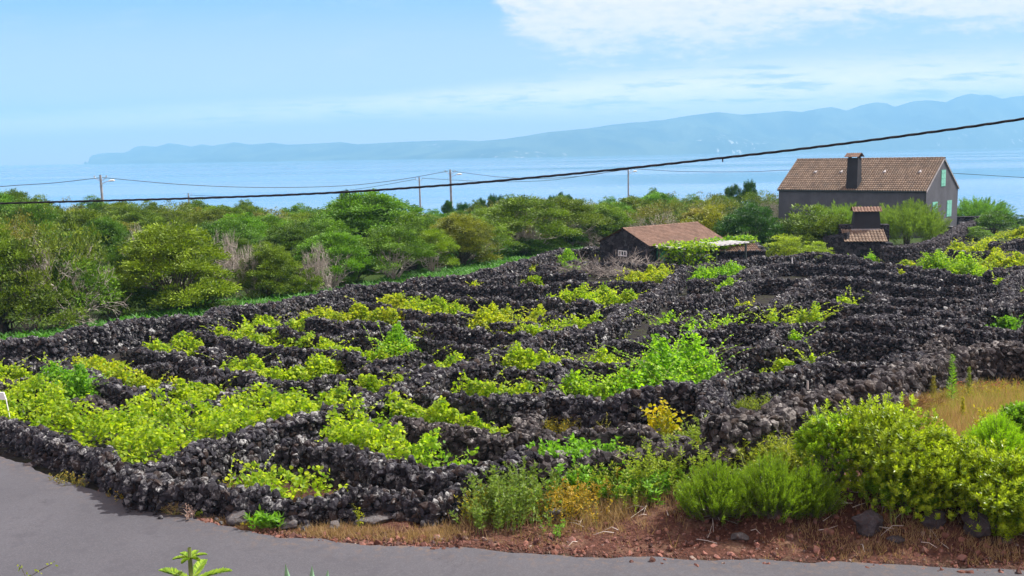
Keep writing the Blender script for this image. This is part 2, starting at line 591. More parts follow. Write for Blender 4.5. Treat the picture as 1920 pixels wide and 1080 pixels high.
def axis_grid(vals):
    out = []
    for a, b, st in vals:
        out += list(np.arange(a, b, st))
    return np.array(out)
gx = axis_grid([(-900, -120, 26), (-120, -30, 3), (-30, 30, .3), (30, 70, 2), (70, 160, 6), (160, 1100, 30)])
gy = axis_grid([(-80, 10, 3), (10, 14, .8), (14, 32, .22), (32, 70, .8), (70, 200, 4), (200, 760, 14)])
XX, YY = np.meshgrid(gx, gy)
rsg = np.random.RandomState(3)
ZZ = terr(XX, YY)
dE = YY - np.interp(XX, EX, EY)
rough_ = (dE > 0.05) & (YY < 32) & (np.abs(XX) < 30)
ZZ += np.where(rough_, rsg.uniform(-.03, .03, XX.shape) * np.clip(dE / .5, 0, 1) + .05 * np.clip(dE, 0, 1) * np.sin(XX * 3.1) * np.sin(YY * 2.7 + XX), 0)
ZZ = np.where(dE < 0.02, np.minimum(ZZ, -0.03), ZZ)
ROADW = 8.5
garden = (dE < -ROADW - .3)
ZZ = np.where(garden, 0.45, ZZ)
red = sstep(-.1, .3, dE) * (1 - sstep(2.6, 4.6, dE - .12 * (XX))) * sstep(-9, -5, XX) * .95
bwx = np.interp(YY, BWw[:, 1], BWw[:, 0])
green = sstep(0.5, 2.5, bwx - XX + 0 * YY) * (YY > 20)
green = np.maximum(green, sstep(78, 84, YY))
dryf = sstep(8.5, 11.0, XX - (YY - 20) * .12) * (1 - sstep(27, 31, YY)) * sstep(19.5, 21.5, YY)
ny, nx = XX.shape
idx = np.arange(nx * ny).reshape(ny, nx)
Fg = np.stack([idx[:-1, :-1], idx[:-1, 1:], idx[1:, 1:], idx[1:, :-1]], -1).reshape(-1, 4)
me = mesh_of('ground', np.stack([XX, YY, ZZ], -1), Fg, [M['ground']], {'red': red, 'dry': dryf * .9, 'green': green}, True)
tag(obj('ground', me), kind='structure')

# road: strip between its far edge and a line 8.5 m nearer
er, _ = resample(EDGE, .15)
rsr = np.random.RandomState(8)
wob = np.convolve(rsr.normal(0, .10, len(er) + 8), np.ones(5) / 5, 'same')[4:-4]
K_ = 14
rows = []
for k in range(K_ + 1):
    f = (k / K_) ** 1.5
    e = er.copy(); e[:, 1] = e[:, 1] + wob * (1 - f) - f * ROADW
    rows.append(np.c_[e, np.full(len(e), .012)])
Vr = np.stack(rows)            # K+1, n, 3
n_ = len(er)
ri = np.arange((K_ + 1) * n_).reshape(K_ + 1, n_)
Fr = np.stack([ri[1:, :-1], ri[1:, 1:], ri[:-1, 1:], ri[:-1, :-1]], -1).reshape(-1, 4)
ed = np.repeat(np.clip(1 - np.arange(K_ + 1) / 3.0, 0, 1)[:, None], n_, 1)
tag(obj('road', mesh_of('road', Vr, Fr, [M['road']], {'edge': ed}, True)), kind='structure')

SEAZ = -23.0
sx = np.array([-24000, -12000, -3000, -800, 0, 800, 3000, 12000, 24000.]); sy = np.array([350, 700, 1500, 4000, 10000, 12000, 15200.])
SX, SY = np.meshgrid(sx, sy)
si = np.arange(SX.size).reshape(SX.shape)
Fs = np.stack([si[:-1, :-1], si[:-1, 1:], si[1:, 1:], si[1:, :-1]], -1).reshape(-1, 4)
tag(obj('sea', mesh_of('sea', np.stack([SX, SY, SX * 0 + SEAZ], -1), Fs, [M['sea']])), kind='structure')

# far island: a mountain ridge across the strait
SIL = [(165, 303.5), (168, 296), (172, 291), (190, 287), (205, 286), (235, 286), (252, 277), (268, 274), (295, 274), (320, 269), (340, 270.5), (360, 273), (380, 270), (400, 272), (440, 267), (470, 270),
       (510, 267.5), (540, 270), (600, 268), (640, 266.5), (670, 269), (700, 268), (735, 266.5), (770, 265), (850, 262), (900, 263), (950, 259), (985, 254), (1030, 247), (1100, 240), (1150, 233),
       (1195, 228), (1240, 224), (1290, 216), (1345, 210), (1390, 213), (1440, 210), (1475, 207), (1500, 208), (1525, 204), (1555, 199.5), (1585, 203), (1610, 196), (1640, 191), (1660, 192), (1675, 196),
       (1705, 189), (1740, 187), (1770, 188), (1790, 181), (1815, 176), (1835, 178), (1850, 177), (1875, 182), (1895, 179), (1920, 177), (1990, 170), (2100, 176), (2250, 190)]
import mathutils.noise as mnoise
rsi = np.random.RandomState(2)
xs = np.arange(165, 2250, 3.0)
ys = np.interp(xs, [a for a, _ in SIL], [b for _, b in SIL])
ysm = np.convolve(np.pad(ys, 30, 'edge'), np.ones(41) / 41, 'same')[30:-30]
ys = np.where(xs > 240, ysm + (ys - ysm) * 1.5, ys)
dist = np.interp(xs, [165, 500, 960, 1920, 2250], [12500, 10500, 8500, 11000, 12000])
D_ = 34
IV = []
g1 = np.convolve(rsi.normal(size=len(xs) + 60), np.ones(9) / 9, 'same')[30:-30]
for i, (a, b, dd_) in enumerate(zip(xs, ys, dist)):
    Hd = dd_ + 1250
    top = at(a, b, Hd)
    Hh = top[2] - SEAZ
    base = ray(a, 300)
    for k in range(D_ + 1):
        s = k / D_
        Yk = dd_ + (Hd - dd_) * (s / .6)
        if s <= .6:
            q = s / .6
            prof = min(.16, Hh / 4000 + .08) * min(1, q * 14) + (1 - min(.16, Hh / 4000 + .08)) * (q ** 1.25)
            if k: prof = min(prof, 1)
        else:
            prof = 1 - ((s - .6) / .4) ** 1.2
        nx0 = mnoise.fractal(Vector((base[0] * Yk * .0011, Yk * .0011, 3.3)), .8, 2.1, 5)
        wv = 0 if s == .6 or k in (0, D_) else .30 * nx0 * math.sin(min(1, s / .6) * math.pi) ** .6
        z = SEAZ - 3 + (Hh + 3) * max(0, min(prof + wv, 1.0 if s == .6 else (Yk / Hd) * .985 if s < .6 else 1))
        IV.append((base[0] * Yk, Yk, z))
IV = np.array(IV)
ni = len(xs)
ii = np.arange(ni * (D_ + 1)).reshape(ni, D_ + 1)
Fi = np.stack([ii[:-1, :-1], ii[1:, :-1], ii[1:, 1:], ii[:-1, 1:]], -1).reshape(-1, 4)
tag(obj('island_hills', mesh_of('island_hills', IV, Fi, [M['island']], None, True)), kind='structure')
# sea stack off the tip
qb = at(160, 305, 12500)
tag(obj('rock_islet', mesh_of('rock_islet', [(qb[0] - 25, qb[1], SEAZ - 2), (qb[0] + 25, qb[1] - 15, SEAZ - 2), (qb[0] + 30, qb[1] + 60, SEAZ - 2), (qb[0] - 5, qb[1], SEAZ + 38), (qb[0] + 12, qb[1], SEAZ + 30)],
    [np.array([(0, 1, 4), (0, 4, 3), (1, 2, 4), (2, 3, 4), (2, 0, 3)])], [M['island']])), kind='structure')
# ------------------------------------------------------------------ dry stone walls
WALLPTS = []          # for keeping plants sensible

def stone_wall(label, px, h=1.0, th=.42, brown=False, seed=None, size=.18, group='low basalt walls of the vineyard', mat=None, topj=.10, world=None, name='stone_wall'):
    """px: photo points of the wall's top edge (x, y[, h]); the wall is built on the ground below them"""
    th *= .74
    hs_ = 1.0 if mat is not None else .82
    size *= .80
    if world is None:
        pts = []
        for q in px:
            hh = (q[2] if len(q) > 2 else h) * hs_
            a = P(q[0], q[1], hh)
            pts.append((a[0], a[1], hh))
    else:
        pts = world
    pts = np.array(pts)
    rs = np.random.RandomState(seed if seed is not None else abs(hash(tuple(map(tuple, np.round(pts, 2))))) % 99991)
    dist = np.linalg.norm(pts[:, :2].mean(0))
    near = dist < 34
    if dist > 45: size = max(size, .165)
    st = size * .74
    C, total = resample(pts, st)
    # wander a little like a hand-laid wall
    n = len(C)
    if n > 6:
        wv = np.convolve(rs.normal(0, .10, n + 16), np.ones(9) / 9, 'same')[8:-8]
    else:
        wv = np.zeros(n)
    tan = np.gradient(C[:, :2], axis=0); tan /= np.linalg.norm(tan, axis=1, keepdims=True) + 1e-9
    nor = np.stack([tan[:, 1], -tan[:, 0]], 1)
    C[:, :2] += nor * wv[:, None] * 1.6
    hv = np.convolve(rs.normal(0, 1, n + 16), np.ones(7) / 7, 'same')[8:-8] * topj * 1.6
    H = np.maximum(C[:, 2] + hv - .06, .25)
    zb = terr(C[:, 0], C[:, 1])
    cen = []; sz = []
    rowh = size * .70
    for i in range(n):
        k = int(H[i] / rowh) + 1
        for side in (1, -1):
            for r in range(k):
                z = (r + .35 + rs.uniform(-.3, .3)) * rowh
                if z > H[i] - size * .2: continue
                off = side * (th / 2 - .045 + .07 * (1 - z / max(H[i], .3)) + rs.uniform(-.03, .02))
                a = rs.uniform(-.4, .4) * st
                cen.append((C[i, 0] + nor[i, 0] * off + tan[i, 0] * a, C[i, 1] + nor[i, 1] * off + tan[i, 1] * a, zb[i] + z)); sz.append(size * .58 * rs.choice((rs.uniform(.5, 1.0), rs.uniform(.9, 1.75))))
        m_ = max(2, int(th / (size * .75)))
        for r in range(m_):
            off = ((r + .5) / m_ - .5) * th * 1.08 + rs.uniform(-.03, .03)
            a = rs.uniform(-.4, .4) * st
            cen.append((C[i, 0] + nor[i, 0] * off + tan[i, 0] * a, C[i, 1] + nor[i, 1] * off + tan[i, 1] * a, zb[i] + H[i] - size * .25 + rs.uniform(-.05, .06))); sz.append(size * .60 * rs.uniform(.75, 1.35))
        if rs.rand() < .22:      # loose stones on top
            cen.append((C[i, 0] + rs.uniform(-.12, .12), C[i, 1] + rs.uniform(-.12, .12), zb[i] + H[i] + size * .25)); sz.append(size * .5 * rs.uniform(.6, 1.2))
        if rs.rand() < .3:       # fallen stones at the foot
            sd_ = rs.choice((-1, 1)) * (th / 2 + rs.uniform(.12, .4))
            cen.append((C[i, 0] + nor[i, 0] * sd_, C[i, 1] + nor[i, 1] * sd_, zb[i] + .04)); sz.append(size * .5 * rs.uniform(.6, 1.1))
    # both ends closed by stones
    for e, sg in ((0, -1), (n - 1, 1)):
        k = int(H[e] / rowh) + 1
        for r in range(k):
            for off in np.linspace(-th / 2.2, th / 2.2, 3):
                z = min((r + .4) * rowh, H[e] - .08)
                cen.append((C[e, 0] + nor[e, 0] * off + sg * tan[e, 0] * .12, C[e, 1] + nor[e, 1] * off + sg * tan[e, 1] * .12, zb[e] + z)); sz.append(size * .6)
    V, F, rnd = stones(rs, np.array(cen), np.array(sz), ST2 if near else ST1)
    # rubble core
    tw = th / 2 - .07
    core = []
    cf = []
    for i in range(n):
        hh = H[i] - .12
        for so, zz in ((1, -.15), (1, hh), (-1, hh), (-1, -.15)):
            core.append((C[i, 0] + nor[i, 0] * tw * so, C[i, 1] + nor[i, 1] * tw * so, zb[i] + zz))
    for i in range(n - 1):
        for j in range(4):
            k = (j + 1) % 4
            cf.append((i * 4 + j, i * 4 + k, (i + 1) * 4 + k, (i + 1) * 4 + j))
    cf.append((0, 1, 2, 3)); cf.append(tuple((n - 1) * 4 + q for q in (3, 2, 1, 0)))
    nv = len(V)
    V = np.concatenate([V, np.array(core)]); rnd = np.concatenate([rnd, np.full(len(core), .12)])
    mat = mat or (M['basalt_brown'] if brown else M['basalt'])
    org = np.array([C[:, 0].mean(), C[:, 1].mean(), zb.mean()])
    me = mesh_of(name, V - org, [F, np.array(cf) + nv], [mat], {'rnd': rnd})
    o = obj(name, me, None, org)
    tag(o, label, 'wall', group or None, 'thing')
    WALLPTS.append(C[:, :2])
    return o

W = stone_wall
W('long black lava wall curving beside the grey road, below the large leafy corner plot', [(-150, 752), (-60, 770), (0, 783), (53, 800), (100, 818), (150, 836), (183, 847), (217, 866), (245, 880), (279, 896)], .85, .45)
W('lowest lava wall with a few brown cap stones beside the road and the grey boulder', [(266, 890, .85), (330, 905, .75), (400, 912, .7), (440, 917, .66), (493, 927, .6), (533, 938, .55), (583, 933, .58), (640, 926, .62), (690, 922, .62), (760, 923, .62), (820, 922, .62), (856, 918, .62)], .62, .5)
W('long diagonal lava wall with sunlit side running from the road corner to the far hut', [(247, 878), (283, 873), (333, 857), (367, 850), (417, 827), (467, 813), (500, 795), (520, 786), (570, 783), (600, 778), (640, 764), (655, 755), (680, 743), (700, 741), (722, 734), (755, 721), (780, 714), (823, 697), (855, 689), (882, 677), (917, 663), (948, 652), (1000, 634), (1031, 628), (1072, 620), (1104, 614), (1131, 604), (1152, 593), (1183, 572), (1215, 556), (1246, 537), (1267, 517), (1283, 505), (1300, 499)], 1.0, .75)
W('boundary lava wall in front of the evergreen thicket, its whole length in sunlight', [(-260, 672), (-100, 650), (0, 638), (83, 633), (125, 622), (146, 618), (187, 614), (225, 604), (250, 598), (281, 595), (323, 591), (380, 590), (422, 578), (505, 571), (567, 556), (599, 550), (630, 542), (661, 535), (734, 529), (776, 523), (802, 519), (843, 516), (906, 510), (937, 502), (960, 494), (993, 486), (1031, 473), (1062, 466), (1118, 462, 1.6)], 1.3, .8)
# plots on the left of the diagonal wall
W('short grey lava wall stub at the left edge among vines', [(-20, 722), (0, 718), (31, 715), (62, 709), (84, 720)], .8, .6)
W('low heap of a broken wall sunk in the vines of the corner plot', [(33, 762), (55, 764), (80, 762)], .6, .5)
W('brown broken wall stub standing in vines below the curved grey wall', [(125, 746), (156, 744), (175, 750), (202, 754)], .85, .6, True)
W('small dark wall stub near the left boundary with a vine shoot on it', [(29, 679), (45, 677), (64, 680)], .8, .42)
W('curved wall with brown top and grey sunlit end above the corner plot', [(77, 683), (95, 680), (117, 681), (146, 692), (173, 704), (198, 716), (229, 725), (262, 731), (292, 736)], .95, .6)
W('low grey wall rising right behind the yellow vines of the corner plot', [(281, 730), (312, 721), (354, 714), (385, 709), (425, 707)], .8, .42)
W('tiny wall in the vines right of the corner plot', [(345, 756), (365, 752), (390, 755), (420, 748)], .6, .5)
W('short grey wall below the left plots ending beside bright vines', [(423, 736), (450, 727), (475, 724), (510, 725), (525, 729)], .75, .6)
W('dark curved wall with rounded left end starting near the boundary wall', [(232, 653), (271, 655), (312, 662), (354, 671), (390, 690), (422, 695), (484, 702), (526, 709), (567, 711), (599, 706), (640, 698), (682, 692)], 1.05, .42)
W('short lit wall block between yellow vines, left plots', [(240, 684), (262, 681), (290, 682), (316, 684)], .9, .6)
W('lit block of wall in the middle of the yellow-green vine row', [(515, 672), (535, 668), (553, 668)], .9, .6)
W('grey wall stub below the dark S-shaped wall of the left plots', [(380, 655), (400, 652), (418, 662)], .95, .6)
W('dark S-shaped wall with vines all along its upper side, left of centre', [(352, 616), (380, 622), (430, 632), (484, 646), (526, 650), (567, 651), (588, 649), (620, 654), (640, 663), (672, 671), (713, 675), (745, 668), (776, 661), (797, 658)], 1.05, .42)
W('dark wall across the slope above the small green vine hollow', [(640, 724, .9), (655, 727, .9), (672, 732, .9), (703, 739, .9)], .9, .5)
W('dark wall running right into the diagonal wall under the long vine bank', [(682, 692), (740, 687), (782, 691), (822, 696)], 1.0, .5)
W('fourth row wall from the boundary corner, grey stones along its top', [(490, 608), (536, 617), (567, 622), (617, 624), (651, 619), (692, 617), (734, 619), (776, 627), (833, 637), (864, 645), (895, 650), (932, 655)], 1.05, .42)
W('row wall with orange-tinged vines behind it, left of centre', [(580, 592), (599, 599), (630, 602), (692, 604), (734, 606), (776, 604), (802, 606), (843, 614), (895, 612), (927, 621), (968, 627), (1010, 632)], 1.0, .42)
W('dark wall starting from the boundary below the middle trees', [(649, 567), (682, 566), (703, 569), (734, 577), (770, 582), (802, 587), (843, 590), (886, 585)], 1.0, .42)
W('short wall inside the bright vine plot at the centre', [(925, 601), (943, 602), (979, 600), (1006, 608), (1040, 611), (1085, 617)], .9, .42)
W('lit heap of wall stones among vines at the centre', [(1020, 587), (1035, 584), (1050, 590)], .95, .6)
W('long even row wall across the middle of the slope', [(765, 552), (787, 552), (823, 554), (864, 554), (895, 556), (927, 558), (968, 562), (1010, 560), (1031, 562), (1062, 567), (1093, 562), (1114, 568), (1156, 568), (1192, 567)], 1.05, .42)
W('straight dark row wall below the dead brush', [(835, 531), (864, 532), (906, 533), (968, 535), (1010, 533), (1052, 527), (1093, 527), (1156, 525), (1194, 527), (1233, 531)], 1.05, .42)
W('far row wall left of the dead brush', [(905, 522), (940, 517), (970, 513), (1004, 510), (1031, 509), (1072, 509), (1092, 513)], 1.0, .42)
W('farthest row wall in front of the stone hut', [(1010, 497), (1047, 491), (1083, 489), (1125, 491), (1170, 493), (1233, 496), (1292, 498)], 1.0, .42)
# between the diagonal and the road
W('tall black wall under the two big vine heaps near the road', [(545, 834), (567, 823), (595, 826), (620, 834), (651, 836), (682, 845), (713, 857), (745, 864), (776, 868), (800, 876), (850, 879), (900, 874), (940, 866), (985, 852)], .95, .6)
W('wall with brown cap stones behind the near vine heaps', [(711, 799), (730, 790), (745, 785), (767, 781), (792, 788), (823, 800), (886, 807), (917, 814), (980, 811), (1052, 811), (1100, 805), (1142, 805), (1183, 807), (1235, 817), (1280, 823)], .9, .55, True)
W('tall shaded wall with white lichen spots, centre right', [(792, 722), (805, 732), (834, 733), (865, 736), (896, 740), (927, 746), (969, 748), (996, 744), (1015, 737), (1042, 731), (1063, 736), (1094, 740), (1136, 742), (1173, 740), (1204, 731), (1235, 723), (1277, 717), (1308, 721), (1328, 722)], 1.2, .42)
W('tumbled brown wall joining the capped wall to the tall shaded wall', [(1003, 753), (992, 770), (990, 790), (1008, 808)], .75, .7, True)
W('lit end stub of wall left of the dry grass plot', [(1350, 707), (1342, 725), (1335, 745), (1335, 768)], 1.0, .7)
W('row wall behind the spiky vines at the centre', [(868, 691), (927, 687), (969, 686), (1000, 687), (1032, 682), (1073, 677), (1105, 682), (1140, 685), (1190, 680), (1233, 672), (1280, 662), (1330, 656)], 1.05, .42)
W('small crumbling cross wall between the centre vine clumps', [(1062, 698), (1045, 710), (1036, 728)], .8, .42)
W('dark wall behind the big leafy vine bush', [(1329, 658), (1371, 652), (1402, 646), (1440, 645), (1480, 643), (1537, 632), (1570, 628), (1618, 626), (1660, 630), (1705, 637)], 1.05, .6)
W('cross wall with pale top behind the big leafy vine bush', [(1478, 606), (1470, 618), (1450, 630), (1432, 640)], 1.0, .6)
W('wall with a raised lump of grey stones on the right', [(1345, 713), (1392, 704), (1433, 700), (1465, 698), (1496, 693), (1526, 681), (1545, 668), (1572, 677), (1618, 680), (1652, 675), (1690, 668), (1735, 657)], 1.05, .6)
W('big rough wall with large rounded brown stones above the bright shrubs', [(1350, 786), (1381, 777), (1433, 769), (1470, 756), (1514, 740), (1549, 733), (1583, 722), (1622, 717), (1652, 706), (1675, 695), (1698, 685), (1733, 676), (1767, 664), (1813, 652), (1847, 647), (1893, 645), (1985, 655), (2110, 664), (2230, 672)], 1.35, .8, True, size=.24)
W('overgrown front wall behind the roadside weeds', [(985, 866), (1017, 862), (1073, 851), (1120, 853), (1170, 849), (1230, 845), (1290, 842), (1340, 830)], .85, .6, True, size=.24)
# the dense field on the right
FG = 'low basalt walls of the vineyard'
W('row wall with vine shoots along it, right field', [(1135, 642), (1183, 638), (1204, 631), (1246, 625), (1277, 621), (1308, 620), (1350, 614), (1392, 610), (1433, 604), (1475, 606), (1537, 604), (1583, 602), (1629, 600), (1690, 606), (1750, 600), (1830, 596)], 1.05, .6)
W('row wall climbing from the diagonal wall to the pale cross wall', [(1225, 612), (1277, 602), (1308, 594), (1329, 583), (1370, 580), (1412, 577), (1454, 570), (1500, 567), (1526, 564), (1572, 563), (1641, 570), (1700, 575), (1760, 579), (1824, 570), (1885, 562), (1960, 556), (2120, 548)], 1.05, .6)
W('pale cross wall beside the lone shoot, upper right field', [(1455, 568), (1470, 553), (1500, 536), (1515, 524)], 1.0, .7)
W('short wall under the green vine by the roofless end of the diagonal', [(1297, 525), (1329, 522), (1360, 519), (1388, 515)], .95, .42)
W('wall with grey lumps right of the small green shoot', [(1262, 562), (1300, 556), (1335, 550), (1381, 535), (1402, 525), (1433, 522), (1496, 523), (1540, 518), (1583, 519), (1618, 522), (1652, 529), (1700, 533), (1740, 535), (1800, 538), (1872, 533)], 1.0, .6)
W('far wall in front of the tile-roofed lean-to', [(1303, 500), (1340, 492), (1380, 487), (1420, 482), (1460, 480), (1503, 475), (1537, 471), (1572, 477), (1610, 486), (1660, 492), (1720, 499), (1780, 512), (1835, 520)], 1.0, .65)
W('jagged wall behind the white stake', [(1388, 512), (1420, 500), (1450, 493), (1500, 491), (1560, 497), (1620, 504), (1700, 512), (1760, 521)], 1.0, .6)
W('thin row wall below the jagged wall, upper right', [(1500, 546), (1560, 541), (1620, 548), (1680, 554), (1740, 560), (1800, 558), (1875, 550)], .95, .6)
W('small lit cross wall beside a vine clump, right field', [(1626, 547), (1645, 552), (1652, 568)], 1.0, .7)
W('row wall low on the right below the thin wall', [(1612, 590), (1680, 592), (1740, 590), (1800, 583), (1860, 578), (1935, 570), (2150, 566)], 1.0, .6)
W('small lit cross wall in the centre of the right field', [(1634, 596), (1658, 585), (1674, 600)], 1.0, .7)
W('row wall above the tall green weed, right edge', [(1690, 624), (1760, 616), (1830, 618), (1880, 612), (1945, 606), (2150, 602)], 1.0, .6)
W('small cross wall with brownish stones above the tall green weed', [(1733, 655), (1750, 643), (1772, 630)], 1.0, .7, True)
W('grey wall leaving the frame at the right edge', [(1940, 497), (1905, 512), (1885, 540), (1885, 575)], 1.1, .7)
W('dark wall behind yellow vines right of the large bush', [(1862, 456), (1893, 450), (1945, 447), (2040, 450)], 1.0, .6)
W('dark wall in front of the yellow vines by the grey house', [(1783, 470), (1824, 471), (1862, 472)], 1.0, .6)
W('wall curving below the yellow vines at the right edge', [(1855, 510), (1889, 500), (1945, 499), (2080, 505)], 1.0, .6)
# wall climbing to the grey house, of small even stones
W('retaining wall of small stones climbing to the grey house', [(1657, 461, 1.2), (1687, 461, 1.2), (1710, 458, 1.2), (1744, 452, 1.2), (1767, 444, 1.2), (1785, 433, 1.2), (1801, 424, 1.2), (1824, 415, 1.2), (1850, 409, 1.2)], 1.2, 1.0, False, mat=M['basalt_gravel'], size=.2, topj=.04, group='')
# ------------------------------------------------------------------ vines
def poly_sample(rs, poly, n):
    poly = np.array(poly); lo = poly.min(0); hi = poly.max(0)
    out = np.zeros((0, 2))
    while len(out) < n:
        q = rs.uniform(lo, hi, (n * 2 + 20, 2))
        out = np.concatenate([out, q[in_poly(q[:, 0], q[:, 1], poly)]])
    return out[:n]

def poly_area(p):
    p = np.array(p); x, y = p.T
    return .5 * abs(np.dot(x, np.roll(y, 1)) - np.dot(y, np.roll(x, 1)))

def vine(label, px, wdt=None, H=.6, dens=120, L=.125, tint=(1, 1, 1), base=.12, shoots=1.0, name='grapevine', group='vine patches between the walls', mat='vine', cat='grapevine', tmpl=None):
    rs = np.random.RandomState(abs(int(px[0][0] * 7 + px[0][1] * 13)) % 9999)
    H *= 1.12; dens *= 4.0; L *= .72
    if wdt: wdt *= 1.35; px = [(a, b - 2) for a, b in px]
    pw = np.array([P(a, b, H * .6)[:2] for a, b in px])
    d = np.linalg.norm(pw.mean(0))
    if d > 38: L = max(L, .10)
    if wdt is None:
        n = int(poly_area(pw) * dens)
        xy = poly_sample(rs, pw, n)
        edge = np.ones(n)
        cxy = pw.mean(0)
    else:
        C, tot = resample(np.c_[pw, pw * 0][:, :3], .1)
        if tot < .3: tot = .3
        n = int((tot * wdt + wdt * wdt * .7) * dens)
        k = rs.randint(0, len(C), n)
        q = np.abs(rs.normal(0, .34, n)); an = rs.uniform(0, 2 * np.pi, n)
        q = np.minimum(q, .75)
        xy = C[k, :2] + (q * wdt)[:, None] * np.stack([np.cos(an), np.sin(an)], 1)
        edge = np.clip(1.15 - q / .6, .1, 1)
        cxy = C[len(C) // 2, :2]
    x, y = xy.T
    ph = rs.uniform(0, 6, 6)
    lump = (np.sin(x * 2.3 + ph[0]) * np.sin(y * 2.1 + ph[1]) + .6 * np.sin(x * 4.7 + ph[2] + y) * np.sin(y * 4.1 + ph[3]) + .4 * np.sin(x * 9 + ph[4]) * np.sin(y * 8 + ph[5]))
    top = H * (.60 + .42 * lump) * edge
    keep = rs.rand(n) < np.clip(.72 + .75 * lump, .06, 1)
    tone = .5 + .5 * np.sin(x * 5.1 + ph[1]) * np.sin(y * 4.7 + ph[4] + x)
    tone = tone[keep]
    x, y, top, xy = x[keep], y[keep], np.maximum(top[keep], .08), xy[keep]
    n = len(x)
    zf = 1 - np.abs(rs.normal(0, .35, n)).clip(0, .95)
    z = terr(x, y) + base * edge[keep] + top * zf
    N = rdir(rs, n) * 1.0 + np.array([0.15, 0, .85])
    A = rdir(rs, n); A[:, 2] = A[:, 2] * .5 - .25
    Ls = L * rs.uniform(.65, 1.25, n)
    tmpl = VINE if tmpl is None else tmpl
    V, F = leaves(np.stack([x, y, z], 1), A, N, Ls, Ls * .95, tmpl, .22)
    rnd = np.repeat(np.clip((rs.rand(n) ** 1.2 * .8 + .4 * zf * rs.rand(n)) * (.45 + .75 * tone), 0, 1), len(tmpl))
    # shoots: canes that stand above the patch with leaves along them
    area = n / dens
    ns = int(min(90, area * 3.2 * shoots + 2 * shoots))
    mb = MB()
    VV = [V]; FF = [F]; RR = [rnd]; nv = len(V)
    for s in range(ns):
        i = rs.randint(n)
        p0 = np.array([x[i], y[i], terr(x[i], y[i]) + .1])
        hd = rs.uniform(0, 2 * np.pi); ln = rs.uniform(.45, 1.05) * (H + .25)
        dirv = np.array([math.cos(hd) * .55, math.sin(hd) * .55, 1.0])
        t = np.linspace(0, 1, 7)[:, None]
        c = p0 + dirv * ln * 1.15 * t + np.array([math.cos(hd) * .35, math.sin(hd) * .35, -.35]) * ln * t ** 2.4
        mb.tube(c, np.linspace(.011, .004, 7), 4)
        m_ = int(5 + ln * 9)
        tt = rs.uniform(.3, 1, m_)
        cp = np.stack([np.interp(tt, t[:, 0], c[:, q]) for q in range(3)], 1)
        A2 = rdir(rs, m_); A2[:, 2] *= .5
        N2 = rdir(rs, m_) * .6 + np.array([0, 0, 1.0])
        l2 = L * rs.uniform(.55, 1.1, m_) * (1.15 - .5 * tt)
        v2, f2 = leaves(cp, A2, N2, l2, l2 * .95, tmpl, .22)
        VV.append(v2); FF.append(f2 + nv); nv += len(v2)
        RR.append(np.repeat(np.clip(.55 + rs.rand(m_) * .45, 0, 1), len(tmpl)))
    org = np.array([cxy[0], cxy[1], float(terr(cxy[0], cxy[1]))])
    root = empty(name, org)
    tag(root, label, cat, group)
    lv = obj('leaves', mesh_of('leaves', np.concatenate(VV) - org, np.concatenate(FF), [M[mat]], {'rnd': np.concatenate(RR)}), root)
    lv.color = (*tint, 1)
    if mb.n:
        me = mb.mesh('stems', [M['stem']])
        co = np.empty(len(me.vertices) * 3, np.float32); me.vertices.foreach_get('co', co)
        co = co.reshape(-1, 3) - org.astype(np.float32); me.vertices.foreach_set('co', co.ravel())
        obj('stems', me, root)
    return root

YG = (1.0, 1.0, .9); Yl = (1.12, .97, .85); G = (.55, .85, 1.0); GG = (.45, .78, 1.0)
Vn = vine
Vn('large dense vine patch filling the corner plot beside the road wall', [(-60, 738), (60, 722), (112, 742), (130, 772), (200, 785), (262, 752), (300, 752), (330, 775), (400, 770), (425, 752), (520, 745), (650, 735), (655, 752), (560, 782), (490, 790), (430, 815), (370, 843), (284, 869), (232, 860), (170, 838), (100, 812), (40, 792), (-60, 773)], None, .75, 125, tint=YG)
Vn('vine patch at the left edge above the grey wall stub', [(-30, 702), (30, 700), (75, 706)], 1.8, .7, tint=YG)
Vn('dark green vine hump between the left stub and the curved wall', [(100, 712), (140, 722), (158, 736)], 1.6, .9, tint=G)
Vn('yellow vines behind the curved wall with grey end', [(137, 683), (200, 676), (232, 684), (250, 705), (300, 714), (348, 709), (330, 718), (280, 728), (222, 718), (172, 700)], None, .6, 130, tint=Yl)
Vn('small vine clump inside the rounded end of the dark curved wall', [(264, 646), (320, 648), (350, 641), (380, 637), (380, 655), (330, 661), (290, 657)], None, .6, 120, tint=YG)
Vn('vine tuft between the curved grey wall and the low grey wall', [(330, 746), (352, 740), (390, 736), (430, 728)], 1.2, .55, tint=YG)
Vn('little vine tuft near the boundary wall, far left row', [(397, 622), (420, 627)], .8, .5, tint=YG)
Vn('vine clump behind the left half of the S-shaped wall', [(434, 632), (460, 614), (500, 618), (530, 632), (560, 642), (592, 640), (588, 648), (540, 650), (490, 646), (450, 637)], None, .65, 130, tint=YG)
Vn('thin line of vines directly below the boundary wall, left', [(478, 605), (530, 606), (560, 603), (592, 605)], .8, .6, tint=(1, 1, 1))
Vn('long yellow vine row starting at the boundary wall, middle left', [(570, 587), (600, 588), (640, 595), (680, 592), (700, 598), (740, 601)], 1.3, .65, tint=Yl)
Vn('orange-tinged vine clump at the right end of the long yellow row', [(752, 597), (775, 598), (800, 601), (836, 604)], 1.2, .65, tint=(1.3, .85, .7))
Vn('yellow vine clump at the top behind the first dark row, left of centre', [(703, 567), (735, 561), (755, 568), (768, 581)], 1.1, .7, tint=Yl)
Vn('rounded vine clump above the long even row wall, left of centre', [(782, 568), (820, 576), (856, 584)], 1.7, .8, tint=YG)
Vn('long vine bank along the S-shaped wall ending in a green bush', [(602, 646), (630, 656), (665, 665), (700, 668), (735, 662), (745, 655)], 1.3, .8, tint=YG)
